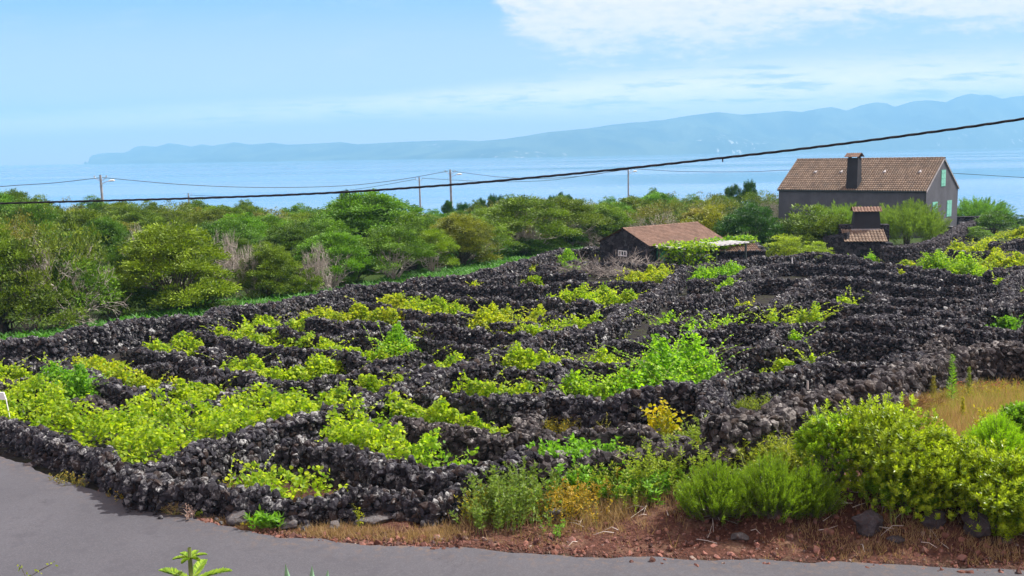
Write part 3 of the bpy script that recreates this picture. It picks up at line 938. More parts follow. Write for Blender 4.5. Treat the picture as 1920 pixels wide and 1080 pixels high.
Vn('tall green vine bush at the end of the long vine bank', [(725, 650), (745, 643)], 1.6, 1.1, tint=(.75, 1, 1))
Vn('long vine row either side of the lit wall block', [(440, 683), (475, 688), (520, 700), (570, 702), (610, 695), (660, 689)], 1.6, .7, tint=YG)
Vn('vine clump in the hollow above the diagonal wall, left of centre', [(668, 722), (700, 728), (725, 721), (752, 716)], 1.2, .7, tint=YG)
Vn('sprawling vine above the diagonal wall, centre', [(775, 680), (820, 689), (850, 682), (876, 671)], 1.1, .75, tint=YG)
Vn('thin yellow vine line left of the grey wall lump, centre', [(780, 628), (820, 633), (860, 628)], .8, .5, tint=Yl)
Vn('big yellow vine clump with one tall shoot, centre', [(893, 600), (920, 593), (950, 591)], 1.6, .95, tint=Yl)
Vn('low yellow vines in front of the short inner wall, centre', [(930, 619), (950, 622), (975, 621)], .7, .55, tint=Yl)
Vn('wide bright vine bank ending against the diagonal wall, centre', [(985, 619), (1020, 624), (1050, 616), (1080, 607), (1118, 604)], 1.6, .9, tint=YG)
Vn('vine climbing the lit heap of stones, centre', [(1007, 586), (1014, 598), (1024, 606)], .8, .7, tint=Yl)
Vn('left one of the two vine clumps above the long even wall', [(1035, 559), (1065, 554), (1092, 555)], 1.5, .85, tint=YG)
Vn('right one of the two vine clumps above the long even wall', [(1110, 561), (1130, 553), (1160, 559), (1190, 562)], 1.4, .85, tint=YG)
Vn('small shoot against the straight dark row wall, left part', [(880, 546), (894, 539)], .6, .6, tint=Yl)
Vn('tiny vine in front of the straight dark row wall, middle', [(966, 554), (987, 552)], .5, .5, tint=YG)
Vn('low vine line on the straight dark row wall', [(940, 531), (970, 531), (1012, 528)], .8, .5, tint=YG)
Vn('yellow vines on the far row wall, left of the dead brush', [(935, 516), (968, 511), (1000, 508), (1035, 503)], 1.1, .6, tint=Yl)
Vn('bright green vine near the far corner of the boundary wall', [(1040, 486), (1072, 487)], 1.7, .85, tint=(.75, 1, 1))
Vn('green vine just left of the dead brush', [(1060, 503), (1083, 505)], .9, .7, tint=(.8, 1, 1))
Vn('yellow vines between the far corner and the hut gable', [(1086, 484), (1110, 488), (1130, 488)], 1.2, .6, tint=Yl)
Vn('yellow vines under the small white hut window', [(1142, 480), (1165, 488), (1194, 490), (1233, 494), (1256, 491)], 1.2, .6, tint=Yl)
Vn('yellow-green plants right of the dead brush', [(1176, 516), (1196, 520), (1222, 516)], 1.3, .8, tint=Yl)
Vn('dry yellow plant beside the upper end of the diagonal wall', [(1238, 509), (1250, 516), (1238, 526)], 1.0, .8, tint=(1.0, .9, 1.2))
Vn('dark green vine on the right of the upper diagonal wall', [(1304, 519), (1328, 511), (1350, 515), (1383, 507)], 1.3, .95, tint=(.7, .95, 1))
Vn('small vine shoot above the wall with grey lumps', [(1354, 543), (1374, 537)], .8, .65, tint=(.85, 1, 1))
Vn('faint yellow vine tuft in the middle of the right field', [(1380, 575), (1402, 575)], .6, .4, tint=Yl)
Vn('spread of upright green shoots, left end of the shoot row', [(1248, 606), (1268, 617), (1300, 616)], .9, .9, 70, tint=(.8, 1, 1), shoots=2.5)
Vn('three slim vine shoots fanning out on the row wall', [(1320, 612), (1350, 610), (1370, 604), (1392, 603)], .7, .9, 32, tint=(.8, 1, 1), shoots=4)
Vn('slim shoot beside the pale cross wall', [(1444, 588), (1453, 602)], .5, .9, 60, tint=YG, shoots=3)
Vn('low bushy vine at the centre of the right field', [(1487, 596), (1507, 602)], .8, .7, 90, tint=YG)
Vn('upright shoot right of the low bushy vine', [(1524, 590), (1533, 598)], .6, 1.0, 80, tint=YG, shoots=3)
Vn('vine clump left of the small lit cross wall', [(1580, 565), (1600, 560), (1618, 558)], .9, .8, tint=YG)
Vn('lone leafy shoot left of the raised lump of grey stones', [(1487, 636), (1496, 643)], .8, .9, tint=(.8, 1, 1), shoots=2)
Vn('slim shoot beside the raised lump of grey stones', [(1520, 672), (1524, 675)], .45, .8, 80, tint=YG, shoots=3)
Vn('flat green vine below the oven house', [(1605, 487), (1636, 484)], 1.0, .6, tint=(.7, 1, 1))
Vn('small yellow vine tuft right below the retaining wall', [(1682, 500), (1710, 499)], .9, .5, tint=Yl)
Vn('tiny yellow shoot in the upper right field', [(1690, 519), (1697, 520)], .6, .7, tint=Yl)
Vn('yellow-tipped green vine mound below the retaining wall', [(1737, 492), (1770, 490), (1800, 494), (1822, 503)], 2.2, 1.2, tint=(.8, .95, .9))
Vn('yellow trailing vines below the mound, right', [(1795, 515), (1824, 505), (1857, 505)], 1.0, .7, tint=Yl)
Vn('yellow vine carpet beside the steps of the grey house', [(1792, 463), (1824, 467), (1858, 459)], 1.9, .8, tint=Yl)
Vn('broad yellow vine carpet at the right edge', [(1862, 482), (1882, 491), (1925, 489)], 1.8, .8, tint=Yl)
Vn('farthest yellow vines at the right edge', [(1890, 436), (1930, 440)], 1.8, .8, tint=Yl)
Vn('small yellow vine near the right edge in front of the curving wall', [(1876, 532), (1898, 531)], .9, .7, tint=YG)
Vn('low green plant on the grey wall at the right edge', [(1862, 609), (1885, 604), (1900, 603)], .9, .55, tint=(.5, .8, 1.1))
Vn('spiky vine clump above the tall shaded wall, left of centre', [(873, 732), (907, 736), (948, 741), (990, 741)], 1.1, .8, tint=YG, shoots=1.6)
Vn('star-shaped vine clump in front of the diagonal wall, centre', [(957, 672), (980, 681), (1011, 678), (1044, 671)], 1.3, .95, tint=YG, shoots=1.6)
Vn('rounded vine clump left of the big leafy bush, upper row', [(1111, 681), (1152, 669), (1190, 673)], 1.2, .85, tint=YG)
Vn('green vine bank along the top of the tall shaded wall', [(1055, 729), (1090, 722), (1130, 724), (1165, 723), (1205, 714), (1240, 702)], 1.5, .9, tint=(.85, 1, 1), shoots=1.4)
Vn('big leafy vine bush taller than the walls, right of centre', [(1215, 706), (1245, 690), (1285, 680), (1318, 672)], 2.0, 1.45, tint=(.72, 1, 1), shoots=1.6)
Vn('vine row along the wall with brown cap stones', [(738, 765), (775, 776), (823, 790), (880, 800), (945, 804)], 1.0, .7, tint=YG)
Vn('larger near vine heap spilling over the tall black wall', [(598, 818), (640, 768), (672, 762), (690, 785), (730, 803), (765, 815), (768, 840), (760, 860), (720, 850), (670, 835), (630, 830)], None, .95, 130, tint=YG)
Vn('smaller near vine heap behind the tall black wall', [(765, 838), (800, 828), (830, 850), (880, 862), (903, 871), (850, 876), (800, 871), (765, 860)], None, .95, 130, tint=(.85, 1, 1))
Vn('vine clump inside the small plot nearest the road boulder', [(415, 898), (482, 868), (533, 882), (583, 890), (655, 908), (650, 922), (583, 928), (533, 934), (493, 922), (450, 910)], None, .6, 95, tint=(1, 1, 1))
Vn('yellow vine sprig under the tall shaded wall', [(1222, 792), (1240, 788), (1258, 799)], .6, .7, 70, tint=(1.4, .9, .6))
Vn('small vine on the dark wall behind the lit end stub', [(1452, 688), (1485, 692)], .8, .55, tint=YG)
Vn('thin trailing vine on the crumbling cross wall', [(1008, 716), (1022, 724), (1034, 733)], .4, .4, 90, tint=YG)
# ------------------------------------------------------------------ trees
def crown_mesh(seed, R=2.5, H=4.4, z0=1.1, lobes=11, clumps=26, per=36, ll=.13, lw=.052, lobe=.36, flat=.6, spread=.2):
    rs = np.random.RandomState(seed)
    LC = []
    for i in range(lobes):
        a = i * 2.39996 + rs.uniform(-.3, .3); q = math.sqrt((i + .5) / lobes)
        rr = R * (1 - lobe * .75) * q
        zz = H - R * lobe * .75 - (H - z0 - R * lobe * .9) * (q ** 1.7) * rs.uniform(.55, 1.0)
        LC.append((rr * math.cos(a), rr * math.sin(a), zz, R * lobe * rs.uniform(.8, 1.2)))
    C = []; NN = []; K = []
    for (x, y, z, r) in LC:
        d = rdir(rs, clumps); d[:, 2] = np.abs(d[:, 2]) * 1.05 - .30
        # outward bias
        d[:, :2] += np.array([x, y]) / R * .45
        d /= np.linalg.norm(d, axis=1, keepdims=True)
        c = np.array([x, y, z]) + d * np.array([r, r, r * flat * 1.15]) * rs.uniform(.62, 1.3, (clumps, 1))
        C.append(c); NN.append(d); K.append(rs.rand(clumps))
    C = np.concatenate(C); NN = np.concatenate(NN); K = np.concatenate(K)
    n = len(C)
    c = np.repeat(C, per, 0); nn = np.repeat(NN, per, 0)
    off = rs.normal(0, spread, (n * per, 3)); off[:, 2] *= .42
    p_ = c + off - nn * (np.linalg.norm(off, axis=1, keepdims=True) * .35)
    A = nn * .5 + off / spread * .5 + rdir(rs, n * per) * .5 + np.array([0, 0, .25])
    N = rdir(rs, n * per) * .6 + np.array([0, 0, .8]) + nn * 1.5
    V, F = leaves(p_, A, N, ll * rs.uniform(.6, 1.3, n * per), lw * rs.uniform(.8, 1.3, n * per), DIAMOND, .1)
    rnd = np.repeat(np.clip(np.repeat(K, per) * .62 + rs.rand(n * per) * .38, 0, 1), 4)
    return V, F, rnd, LC

def branches(seed, LC, H, R, r0=.11, extra=2, wob=.16, zstart=0.0):
    rs = np.random.RandomState(seed + 900)
    mb = MB()
    for (x, y, z, r) in LC:
        b0 = np.array([rs.uniform(-.25, .25), rs.uniform(-.25, .25), zstart])
        e = np.array([x, y, z - r * .25])
        t = np.linspace(0, 1, 7)[:, None]
        mid = np.array([x * .35, y * .35, z * .55])
        c = (1 - t) ** 2 * b0 + 2 * t * (1 - t) * mid + t * t * e + rs.normal(0, wob, (7, 3)) * t * (1.2 - t)
        mb.tube(c, np.linspace(r0, r0 * .28, 7) * rs.uniform(.7, 1.1), 5)
        for k in range(extra):
            s = rs.randint(3, 6)
            d = rdir(rs, 1)[0]; d[2] = abs(d[2]) * .6
            e2 = c[s] + d * r * rs.uniform(.8, 1.4)
            tt = np.linspace(0, 1, 4)[:, None]
            mb.tube(c[s] * (1 - tt) + e2 * tt + rs.normal(0, wob * .4, (4, 3)) * tt, np.linspace(r0 * .4, r0 * .1, 4), 4)
    return mb

def twig_mesh(seed, R=2.0, H=3.0, n0=14, depth=4, r0=.05, up=.5):
    """bare, much divided branches"""
    rs = np.random.RandomState(seed)
    mb = MB()
    def grow(p, d, L, r, k):
        e = p + d * L
        mid = (p + e) / 2 + rs.normal(0, L * .10, 3)
        mb.tube([p, mid, e], [r, r * .8, r * .6], 4 if k < 2 else 3)
        if k >= depth: return
        for _ in range(3 if k < depth - 1 else 4):
            d2 = d + rs.normal(0, .55, 3) + np.array([0, 0, .1]); d2 /= np.linalg.norm(d2)
            grow(mid * .3 + e * .7 if _ else e, d2, L * rs.uniform(.6, .82), r * .58, k + 1)
    for i in range(n0):
        a = rs.uniform(0, 2 * np.pi); s = rs.uniform(.25, 1.1)
        d = np.array([math.cos(a) * s, math.sin(a) * s, up]); d /= np.linalg.norm(d)
        grow(np.array([rs.uniform(-.2, .2), rs.uniform(-.2, .2), 0]), d, H * .33 * rs.uniform(.8, 1.1), r0, 0)
    return mb

PROTO = {}
def proto(kind, crown=None, trunk=None, R=2.5, H=4.4):
    PROTO[kind] = (crown, trunk, R, H)
for i in range(4):      # leafy domes
    V, F, r, LC = crown_mesh(10 + i, lobes=25 + i * 2, z0=.15, clumps=13, per=105, lobe=.30, spread=.20)
    proto('dome%d' % i, mesh_of('crown', V, F, [M['leaf']], {'rnd': r}), branches(10 + i, LC, 4.4, 2.5, .06, 1).mesh('trunk', [M['bark']]))
for i in range(3):      # open olive-green, trunks seen
    V, F, r, LC = crown_mesh(30 + i, lobes=22, z0=1.0, clumps=12, per=90, lobe=.28, flat=.5, spread=.21)
    proto('open%d' % i, mesh_of('crown', V, F, [M['leaf']], {'rnd': r}), branches(30 + i, LC, 4.4, 2.5, .065, 4, .26).mesh('trunk', [M['twig']]))
for i in range(3):      # low rounded bushes, leaves to the ground
    V, F, r, LC = crown_mesh(50 + i, R=1.5, H=2.2, z0=.3, lobes=11, clumps=10, per=60, lobe=.40, flat=.9, spread=.16)
    proto('bush%d' % i, mesh_of('crown', V, F, [M['leaf']], {'rnd': r}), branches(50 + i, LC, 2.2, 1.5, .05).mesh('trunk', [M['bark']]), 1.5, 2.2)
for i in range(3):      # half bare
    V, F, r, LC = crown_mesh(70 + i, R=2.3, H=3.4, z0=.8, lobes=12, clumps=8, per=40, flat=.7)
    tw = twig_mesh(70 + i, 2.1, 3.3, 13, 4, .045, .7)
    proto('half%d' % i, mesh_of('crown', V, F, [M['leaf']], {'rnd': r}), tw.mesh('trunk', [M['twig']]), 2.3, 3.4)
for i in range(3):      # bare
    tw = twig_mesh(90 + i, 2.0, 3.0, 12, 4, .055, .8)
    proto('bare%d' % i, None, tw.mesh('branches', [M['twig']]), 2.1, 3.2)
# conifer: tiers of drooping dark sprays
rs = np.random.RandomState(4)
Cc = []; Ac = []
for t_ in range(16):
    z = .8 + t_ * .25; rr = (1 - t_ / 17) * 1.5 + .15
    for b in range(9):
        a = rs.uniform(0, 6.28)
        for s in np.linspace(.2, 1, 7):
            for q in range(12):
                Cc.append((rr * s * math.cos(a) + rs.normal(0, .12), rr * s * math.sin(a) + rs.normal(0, .12), z - .25 * s + .3 * s * s + rs.normal(0, .07)))
                Ac.append((math.cos(a) + rs.normal(0, .6), math.sin(a) + rs.normal(0, .6), .5 + rs.normal(0, .4)))
Cc = np.array(Cc); Ac = np.array(Ac); n = len(Cc)
V, F = leaves(Cc, Ac, rdir(rs, n), .17, .05, DIAMOND)
mb = MB(); mb.tube([(0, 0, 0), (0.03, 0, 2.5), (0, 0, 4.9)], [.12, .08, .02], 6)
proto('conifer', mesh_of('crown', V, F, [M['leaf']], {'rnd': np.repeat(rs.rand(n), 4)}), mb.mesh('trunk', [M['bark']]), 1.6, 5.0)
# tamarisk: feathery upright plumes
for i in range(2):
    rs = np.random.RandomState(40 + i)
    Cc = []; Ac = []; RR = []
    for b in range(420):
        a = rs.uniform(0, 6.28); q = math.sqrt(rs.rand())
        p0 = np.array([2.1 * q * math.cos(a), 1.7 * q * math.sin(a), 1.0 + 1.0 * (1 - q * q) + rs.uniform(-.9, .35)])
        d = np.array([math.cos(a) * q * .8 + rs.normal(0, .25), math.sin(a) * q * .8 + rs.normal(0, .25), 1.0]); d /= np.linalg.norm(d)
        ln = rs.uniform(.8, 1.4)
        k = 60; k0 = rs.rand()
        t = rs.rand(k) ** .8
        sp_ = rs.normal(0, .11, (k, 3)) * (1.15 - t)[:, None]
        Cc.append(p0 + d * ln * t[:, None] + sp_); Ac.append(d + rs.normal(0, .28, (k, 3))); RR.append(k0 * .5 + rs.rand(k) * .5)
    Cc = np.concatenate(Cc); Ac = np.concatenate(Ac); RR = np.concatenate(RR); n = len(Cc)
    V, F = leaves(Cc, Ac, rdir(rs, n), .26 * rs.uniform(.6, 1.2, n), .028, DIAMOND)
    mb = MB()
    for b in range(7):
        a = b * .9; mb.tube([(0.1 * math.cos(a), .1 * math.sin(a), 0), (.2 * math.cos(a), .2 * math.sin(a), .9), (1.1 * math.cos(a), .9 * math.sin(a), 1.9)], [.07, .05, .02], 5)
    proto('plume%d' % i, mesh_of('crown', V, F, [M['needle']], {'rnd': np.repeat(RR, 4)}), mb.mesh('trunk', [M['bark']]), 2.5, 3.2)

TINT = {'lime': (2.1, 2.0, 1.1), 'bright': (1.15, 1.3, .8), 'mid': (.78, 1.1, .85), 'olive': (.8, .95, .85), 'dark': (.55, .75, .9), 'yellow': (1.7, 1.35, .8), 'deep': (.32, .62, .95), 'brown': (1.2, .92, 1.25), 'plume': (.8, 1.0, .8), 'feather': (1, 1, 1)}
TREEPOS = []
def tree(label, kind, px, top, base, wpx, tint='mid', Y=None, cat='tree', group='', rz=None, flatten=1.0, name=None):
    """px: centre in the photo; top/base rows; wpx crown width in photo pixels"""
    if Y is None:
        p_ = P(px, base)
    else:
        q = at(px, base, Y); p_ = np.array([q[0], q[1], float(terr(q[0], q[1]))])
    cr, tr, R, H = PROTO[kind]
    dpt = (p_ - EYE) @ F_
    dt = ray(px, top)
    ztop = CAMZ + dt[2] * p_[1]
    h = max(ztop - p_[2], .5)
    wd = wpx * dpt / FPX
    rs = np.random.RandomState(int(px * 3 + top) % 9973)
    nm = name or {'d': 'evergreen_tree', 'o': 'evergreen_tree', 'b': 'bush', 'h': 'half_bare_tree', 'c': 'conifer_tree', 'p': 'tamarisk_tree'}[kind[0]]
    if kind.startswith('bare'): nm = name or 'bare_tree'
    r = empty(nm, p_, rs.uniform(0, 6.28) if rz is None else rz)
    sxy = wd / (2 * R)
    r.scale = (sxy, sxy, h / H)
    tag(r, label, cat, group or None)
    if cr is not None:
        c = obj('crown', cr, r); c.color = (*[v_ * rs.uniform(.88, 1.12) for v_ in TINT[tint]], 1)
    if tr is not None:
        obj('trunk' if cr is not None else 'branches', tr, r)
    TREEPOS.append((p_[0], p_[1], wd / 2))
    return r

tr = tree
EG = 'trees of the evergreen thicket'
# nearest row, behind the boundary wall
tr('shady dark green tree cut by the left edge of the photo', 'dome0', 12, 425, 628, 190, 'mid', group=EG)
tr('olive brown half-bare tree second from the left edge', 'half0', 112, 392, 622, 190, 'olive', group=EG)
tr('low olive bush leaning over ferns near the left edge', 'bush0', 60, 520, 635, 150, 'olive', cat='bush')
tr('rounded sunlit olive bush left of the big bright dome tree', 'bush1', 148, 478, 618, 150, 'olive', cat='bush')
tr('small bush at the foot of the big bright dome tree, left side', 'bush2', 208, 535, 606, 90, 'mid', cat='bush')
tr('biggest bright green dome tree of the near row', 'dome1', 328, 412, 592, 235, 'bright', group=EG)
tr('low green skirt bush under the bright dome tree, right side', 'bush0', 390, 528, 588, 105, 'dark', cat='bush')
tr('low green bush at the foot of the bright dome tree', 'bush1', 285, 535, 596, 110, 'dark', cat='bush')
tr('rounded olive green tree right of the big bright dome tree', 'dome2', 508, 455, 566, 130, 'olive', group=EG)
tr('small bright bush between the round olive tree and its right neighbour', 'bush2', 578, 505, 560, 60, 'bright', cat='bush')
tr('open pale green tree in front of the tallest tree, left side', 'open0', 622, 428, 548, 140, 'mid', group=EG)
tr('open green tree with pale bent trunks below the tallest tree', 'open1', 735, 420, 533, 160, 'mid', group=EG)
tr('airy tree at the right end of the near row beside the fern strip', 'open2', 812, 425, 520, 100, 'bright', group=EG)
tr('tall tree whose crown stands above the whole thicket', 'dome3', 695, 355, 500, 230, 'mid', group=EG, flatten=1)
tr('second storey of green crown right of the tallest tree', 'dome0', 770, 398, 505, 160, 'mid', group=EG)
tr('green crown left of the tallest tree', 'dome1', 610, 405, 515, 150, 'mid', group=EG)
# middle
tr('low spreading olive tree with bare pale limbs over the dark hollow', 'open0', 885, 402, 497, 175, 'olive', group=EG)
tr('large spreading olive tree in the middle of the right thicket', 'open1', 985, 362, 482, 190, 'olive', group=EG)
tr('olive tree with pale upright trunks left of the dead grey bush', 'open2', 1065, 366, 470, 150, 'olive', group=EG)
tr('leafless grey bush beside the hut gable', 'bare0', 1106, 412, 466, 95, 'mid', group='')
tr('dark green bush just left of the leafless grey bush', 'bush0', 1066, 428, 470, 85, 'dark', cat='bush')
tr('low green bush at the far end of the fern strip', 'bush1', 985, 448, 487, 90, 'dark', cat='bush')
tr('green bush between the two dark bushes before the hut', 'bush2', 1030, 442, 477, 70, 'mid', cat='bush')
tr('smooth green dome tree behind the hut ridge, left', 'dome2', 1158, 381, 452, 105, 'mid', group=EG)
tr('wide flat-topped tree behind the hut roof', 'dome3', 1232, 360, 445, 130, 'mid', group=EG)
tr('yellow-leaved bush touching the right end of the hut roof', 'bush0', 1338, 392, 450, 110, 'yellow', cat='bush', Y=84)
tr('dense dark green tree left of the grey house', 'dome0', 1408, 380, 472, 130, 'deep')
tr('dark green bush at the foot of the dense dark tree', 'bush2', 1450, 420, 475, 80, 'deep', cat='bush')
tr('dark ragged tree standing highest on the skyline near the grey house', 'open1', 1404, 333, 395, 42, 'deep', Y=118)
tr('squat dark treetop left of the ragged skyline tree', 'open2', 1374, 342, 395, 50, 'deep', Y=118)
tr('brown-green scrub tree left of the dark skyline trees', 'half1', 1330, 358, 425, 110, 'brown', Y=100)
tr('brown-green scrub tree left of the grey house corner', 'half2', 1425, 352, 425, 120, 'olive', Y=102)
tr('bare twigs on the skyline against the grey house corner', 'bare1', 1452, 338, 400, 60, 'mid', Y=104)
tr('olive bush growing against the long grey house wall', 'bush0', 1512, 392, 470, 125, 'olive', Y=78)
tr('small olive bush right beside the oven house wall', 'bush1', 1558, 402, 470, 90, 'olive', Y=76)
tr('feathery light green tamarisk left of the oven chimney', 'plume0', 1580, 384, 460, 165, 'plume', Y=80)
tr('feathery light green tamarisk right of the oven chimney', 'plume1', 1700, 380, 462, 150, 'plume', Y=79)
tr('bright green bush left of the oven house', 'bush2', 1473, 442, 488, 84, 'lime', cat='bush', Y=70)
tr('small bright bush touching the oven house wall', 'bush0', 1527, 456, 485, 66, 'lime', cat='bush', Y=70)
tr('pale plumed bush on the right behind the grey house', 'plume0', 1838, 372, 415, 115, 'plume', Y=108)
tr('dark round bush below the plumed bush, right of the steps', 'bush1', 1868, 398, 455, 80, 'dark', Y=92, cat='bush')
tr('leafy vine-like bush at the top of the retaining wall', 'bush2', 1828, 425, 462, 62, 'mid', Y=84, cat='bush')
tr('dark bush at the right edge against the sea', 'bush0', 1906, 405, 436, 50, 'deep', Y=105, cat='bush')
tr('small dark bush on the skyline near the right edge', 'bush1', 1880, 415, 440, 36, 'deep', Y=108, cat='bush')
# bare grey trees
tr('bare silver tree right behind the big bright dome tree', 'bare1', 420, 392, 480, 80, Y=54)
tr('bare silver tree between the dome tree and the round olive tree', 'bare2', 468, 405, 495, 76, Y=53.5)
tr('wispy bare tree behind the dome tree, left side', 'bare0', 268, 380, 470, 80, Y=62)
tr('wispy bare tree behind the dome tree, right side', 'bare2', 345, 378, 470, 90, Y=62)
tr('leaning bare branches left of the tallest tree', 'bare0', 588, 414, 500, 70, Y=55)
tr('dry brown thicket tree near the left edge', 'half1', 35, 388, 560, 130, 'brown')
# middle storeys of the left thicket
AUTO = []
LANDM = [(0, 'the left photo edge'), (188, 'left lamp pole'), (330, 'big dome tree'), (508, 'round olive tree'), (695, 'tallest tree'), (786, 'the slim pole'), (844, 'the tall lamp pole'),
         (985, 'the spreading olive'), (1178, 'the thin pole'), (1240, 'the hut'), (1410, 'dark tree beside house')]
CW = {'mid': 'green', 'olive': 'olive green', 'dark': 'dark green', 'brown': 'brownish', 'deep': 'very dark green'}
def auto(o, px, top, ti, kind, layer):
    lx, ln = min(LANDM, key=lambda q: abs(q[0] - px))
    rel = 'behind' if abs(px - lx) < 22 else ('right of' if px > lx else 'left of')
    if lx == 0: rel = 'near'
    w_ = 'half-bare tree' if kind.startswith('half') else ('open-crowned tree' if kind.startswith('open') else 'tree')
    AUTO.append((o, px, '%s %s %s %s %s' % (CW[ti], w_, layer, rel, ln)))
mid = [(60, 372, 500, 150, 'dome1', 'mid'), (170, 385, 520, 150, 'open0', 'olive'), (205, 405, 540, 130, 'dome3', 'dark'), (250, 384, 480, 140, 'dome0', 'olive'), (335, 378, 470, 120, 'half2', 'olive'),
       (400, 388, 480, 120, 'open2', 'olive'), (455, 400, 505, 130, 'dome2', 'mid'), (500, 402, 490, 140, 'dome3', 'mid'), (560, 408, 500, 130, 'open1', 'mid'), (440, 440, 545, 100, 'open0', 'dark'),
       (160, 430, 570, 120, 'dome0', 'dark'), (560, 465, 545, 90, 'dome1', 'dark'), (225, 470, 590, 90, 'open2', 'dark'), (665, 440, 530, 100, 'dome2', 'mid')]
for a, t_, b, w_, k, ti in mid:
    auto(tr('x', k, a, t_, b, w_, ti, group='middle storey of the left thicket'), a, t_, ti, k, 'in middle rows')
# skyline masses
sky_l = [(-20, 345, 150, 85), (28, 350, 110, 92), (75, 368, 120, 95), (130, 375, 110, 100), (180, 369, 110, 105), (225, 374, 120, 98), (285, 377, 110, 100), (330, 374, 120, 105), (372, 373, 110, 108), (420, 380, 120, 100), (465, 376, 90, 108),
         (510, 385, 100, 110), (560, 383, 110, 115), (600, 388, 90, 118), (640, 380, 90, 105), (765, 386, 70, 120), (815, 393, 90, 122), (860, 392, 70, 118), (895, 376, 60, 120), (925, 372, 80, 112), (960, 366, 90, 108), (1000, 368, 100, 112),
         (1050, 368, 110, 115), (1100, 372, 100, 115), (1145, 370, 90, 118), (1185, 364, 110, 110), (1225, 354, 70, 118), (1262, 364, 100, 112), (1300, 366, 90, 118), (1350, 362, 90, 112)]
rsq = np.random.RandomState(77)
for i, (a, t_, w_, Y_) in enumerate(sky_l):
    k = ['dome%d' % (i % 4), 'open%d' % (i % 3), 'dome%d' % ((i + 2) % 4), 'half%d' % (i % 3)][i % 4]
    ti = ['mid', 'olive', 'olive', 'brown'][i % 4]
    auto(tr('x', k, a, t_, 430, w_, ti, Y=Y_, group='crowns along the skyline of the thicket'), a, t_, ti, k, 'on the skyline')
for a, t_, w_ in [(840, 371, 26), (868, 376, 36), (458, 374, 26), (650, 352, 30), (905, 368, 22), (925, 360, 26), (940, 362, 24), (1052, 357, 24), (1068, 360, 22), (1036, 362, 26)]:
    auto(tr('x', 'open%d' % (a % 3), a, t_, 420, w_ * 1.25, 'deep', Y=126 + (a % 7), group='dark treetops along the skyline'), a, t_, 'deep', 'x', 'tip above the skyline')
# fill between, scattered so nothing bare shows between the crowns
cnt = 0
KEEP = set([1, 4, 7, 9, 11, 15, 16, 19, 20, 22, 23, 24, 29, 30, 31, 33, 36, 39, 40, 46, 48, 49, 50, 60, 61, 63, 64, 67, 68, 70, 74, 76, 77, 84, 86, 89, 90, 91, 97, 98, 99, 101, 102, 103, 106, 107, 111, 115, 120, 123, 127, 133, 134, 135, 137, 138, 139, 142, 145, 147, 148, 154, 157, 158, 166, 168, 170, 172, 176, 180, 187, 191, 192, 203, 204, 205, 208, 210, 214])
WANT_IDX = False
for _ in range(1500):
    y = rsq.uniform(60, 118); x = rsq.uniform(-.62, .33) * y
    if x > -2 and y < 84: continue
    bx = np.interp(y, BWw[:, 1], BWw[:, 0])
    if y < BWw[-1, 1] and x > bx - 3: continue
    if y > 84 and x > .28 * y: continue
    if any((x - a) ** 2 + (y - b) ** 2 < (max(2.3, c * 1.0)) ** 2 for a, b, c in TREEPOS): continue
    ppx, _py = proj((x, y, 0))
    lim = np.interp(ppx, [-300, 0, 60, 600, 640, 700, 760, 800, 860, 920, 1000, 1250, 1500], [365, 362, 385, 392, 378, 372, 392, 404, 400, 384, 378, 372, 370])
    k = ['dome0', 'dome1', 'open0', 'half0', 'dome2', 'open2', 'half1', 'dome3'][rsq.randint(8)]
    # height kept under the skyline seen in the photograph
    zg = float(terr(x, y))
    zmax = CAMZ + ray(ppx, lim)[2] * y
    h = min(rsq.uniform(3.0, 4.6), zmax - zg)
    if h < 1.2: continue
    q = proj((x, y, zg)); q2 = proj((x, y, zg + h))
    if KEEP is not None and cnt not in KEEP:
        cnt += 1; rsq.uniform(); rsq.randint(5); TREEPOS.append((x, y, 2.7)); continue
    ws_ = rsq.uniform(4.9, 5.9) / y * FPX; ti_ = ['mid', 'olive', 'dark', 'olive', 'brown'][rsq.randint(5)]
    t_o = tr('x', k, q[0], q2[1], q[1], ws_, ti_, Y=y, group='trees inside the dense thicket')
    auto(t_o, q[0], q2[1], ti_, k, 'in far rows' if y > 84 else 'inside thicket')
    if WANT_IDX: t_o['fill'] = cnt
    cnt += 1
bylab = {}
for o_, px_, l_ in sorted(AUTO, key=lambda q: q[1]): bylab.setdefault(l_, []).append(o_)
ORD = ['first', 'second', 'third', 'fourth', 'fifth', 'sixth', 'seventh', 'eighth', 'ninth', 'tenth', 'eleventh', 'twelfth']
for l_, os_ in bylab.items():
    for i_, o_ in enumerate(os_):
        o_['label'] = l_ if len(os_) == 1 else '%s %s' % (ORD[min(i_, 11)], l_ + (' from left' if len(l_.split()) < 14 else ''))
# ferns and low green growth under the trees
rs = np.random.RandomState(12)
C = []; A = []; R_r = []; Ls = []
for _ in range(9000):
    y = rs.uniform(22, 88)
    bx = np.interp(y, BWw[:, 1], BWw[:, 0]); x = bx - rs.uniform(.5, 7.5) ** 1.0
    if y > BWw[-1, 1] - 1: x = rs.uniform(-12, 6)
    if x < -.66 * y: continue
    z0 = float(terr(x, y)); k = 7; a = rs.uniform(0, 6.28)
    for j in range(k):
        aa = a + j * .9 + rs.uniform(-.3, .3); L_ = rs.uniform(.3, .6)
        C.append((x, y, z0 + rs.uniform(.05, .3))); A.append((math.cos(aa), math.sin(aa), rs.uniform(.2, .8))); Ls.append(L_); R_r.append(rs.rand())
C = np.array(C); A = np.array(A); Ls = np.array(Ls)
V, F = leaves(C, A, np.tile([0, 0, 1.0], (len(C), 1)) + rdir(rs, len(C)) * .4, Ls, Ls * .28, DIAMOND, -.3)
o = obj('fern_undergrowth', mesh_of('fern_undergrowth', V, F, [M['fern']], {'rnd': np.repeat(R_r, 4)})); o.color = (1, 1, 1, 1)
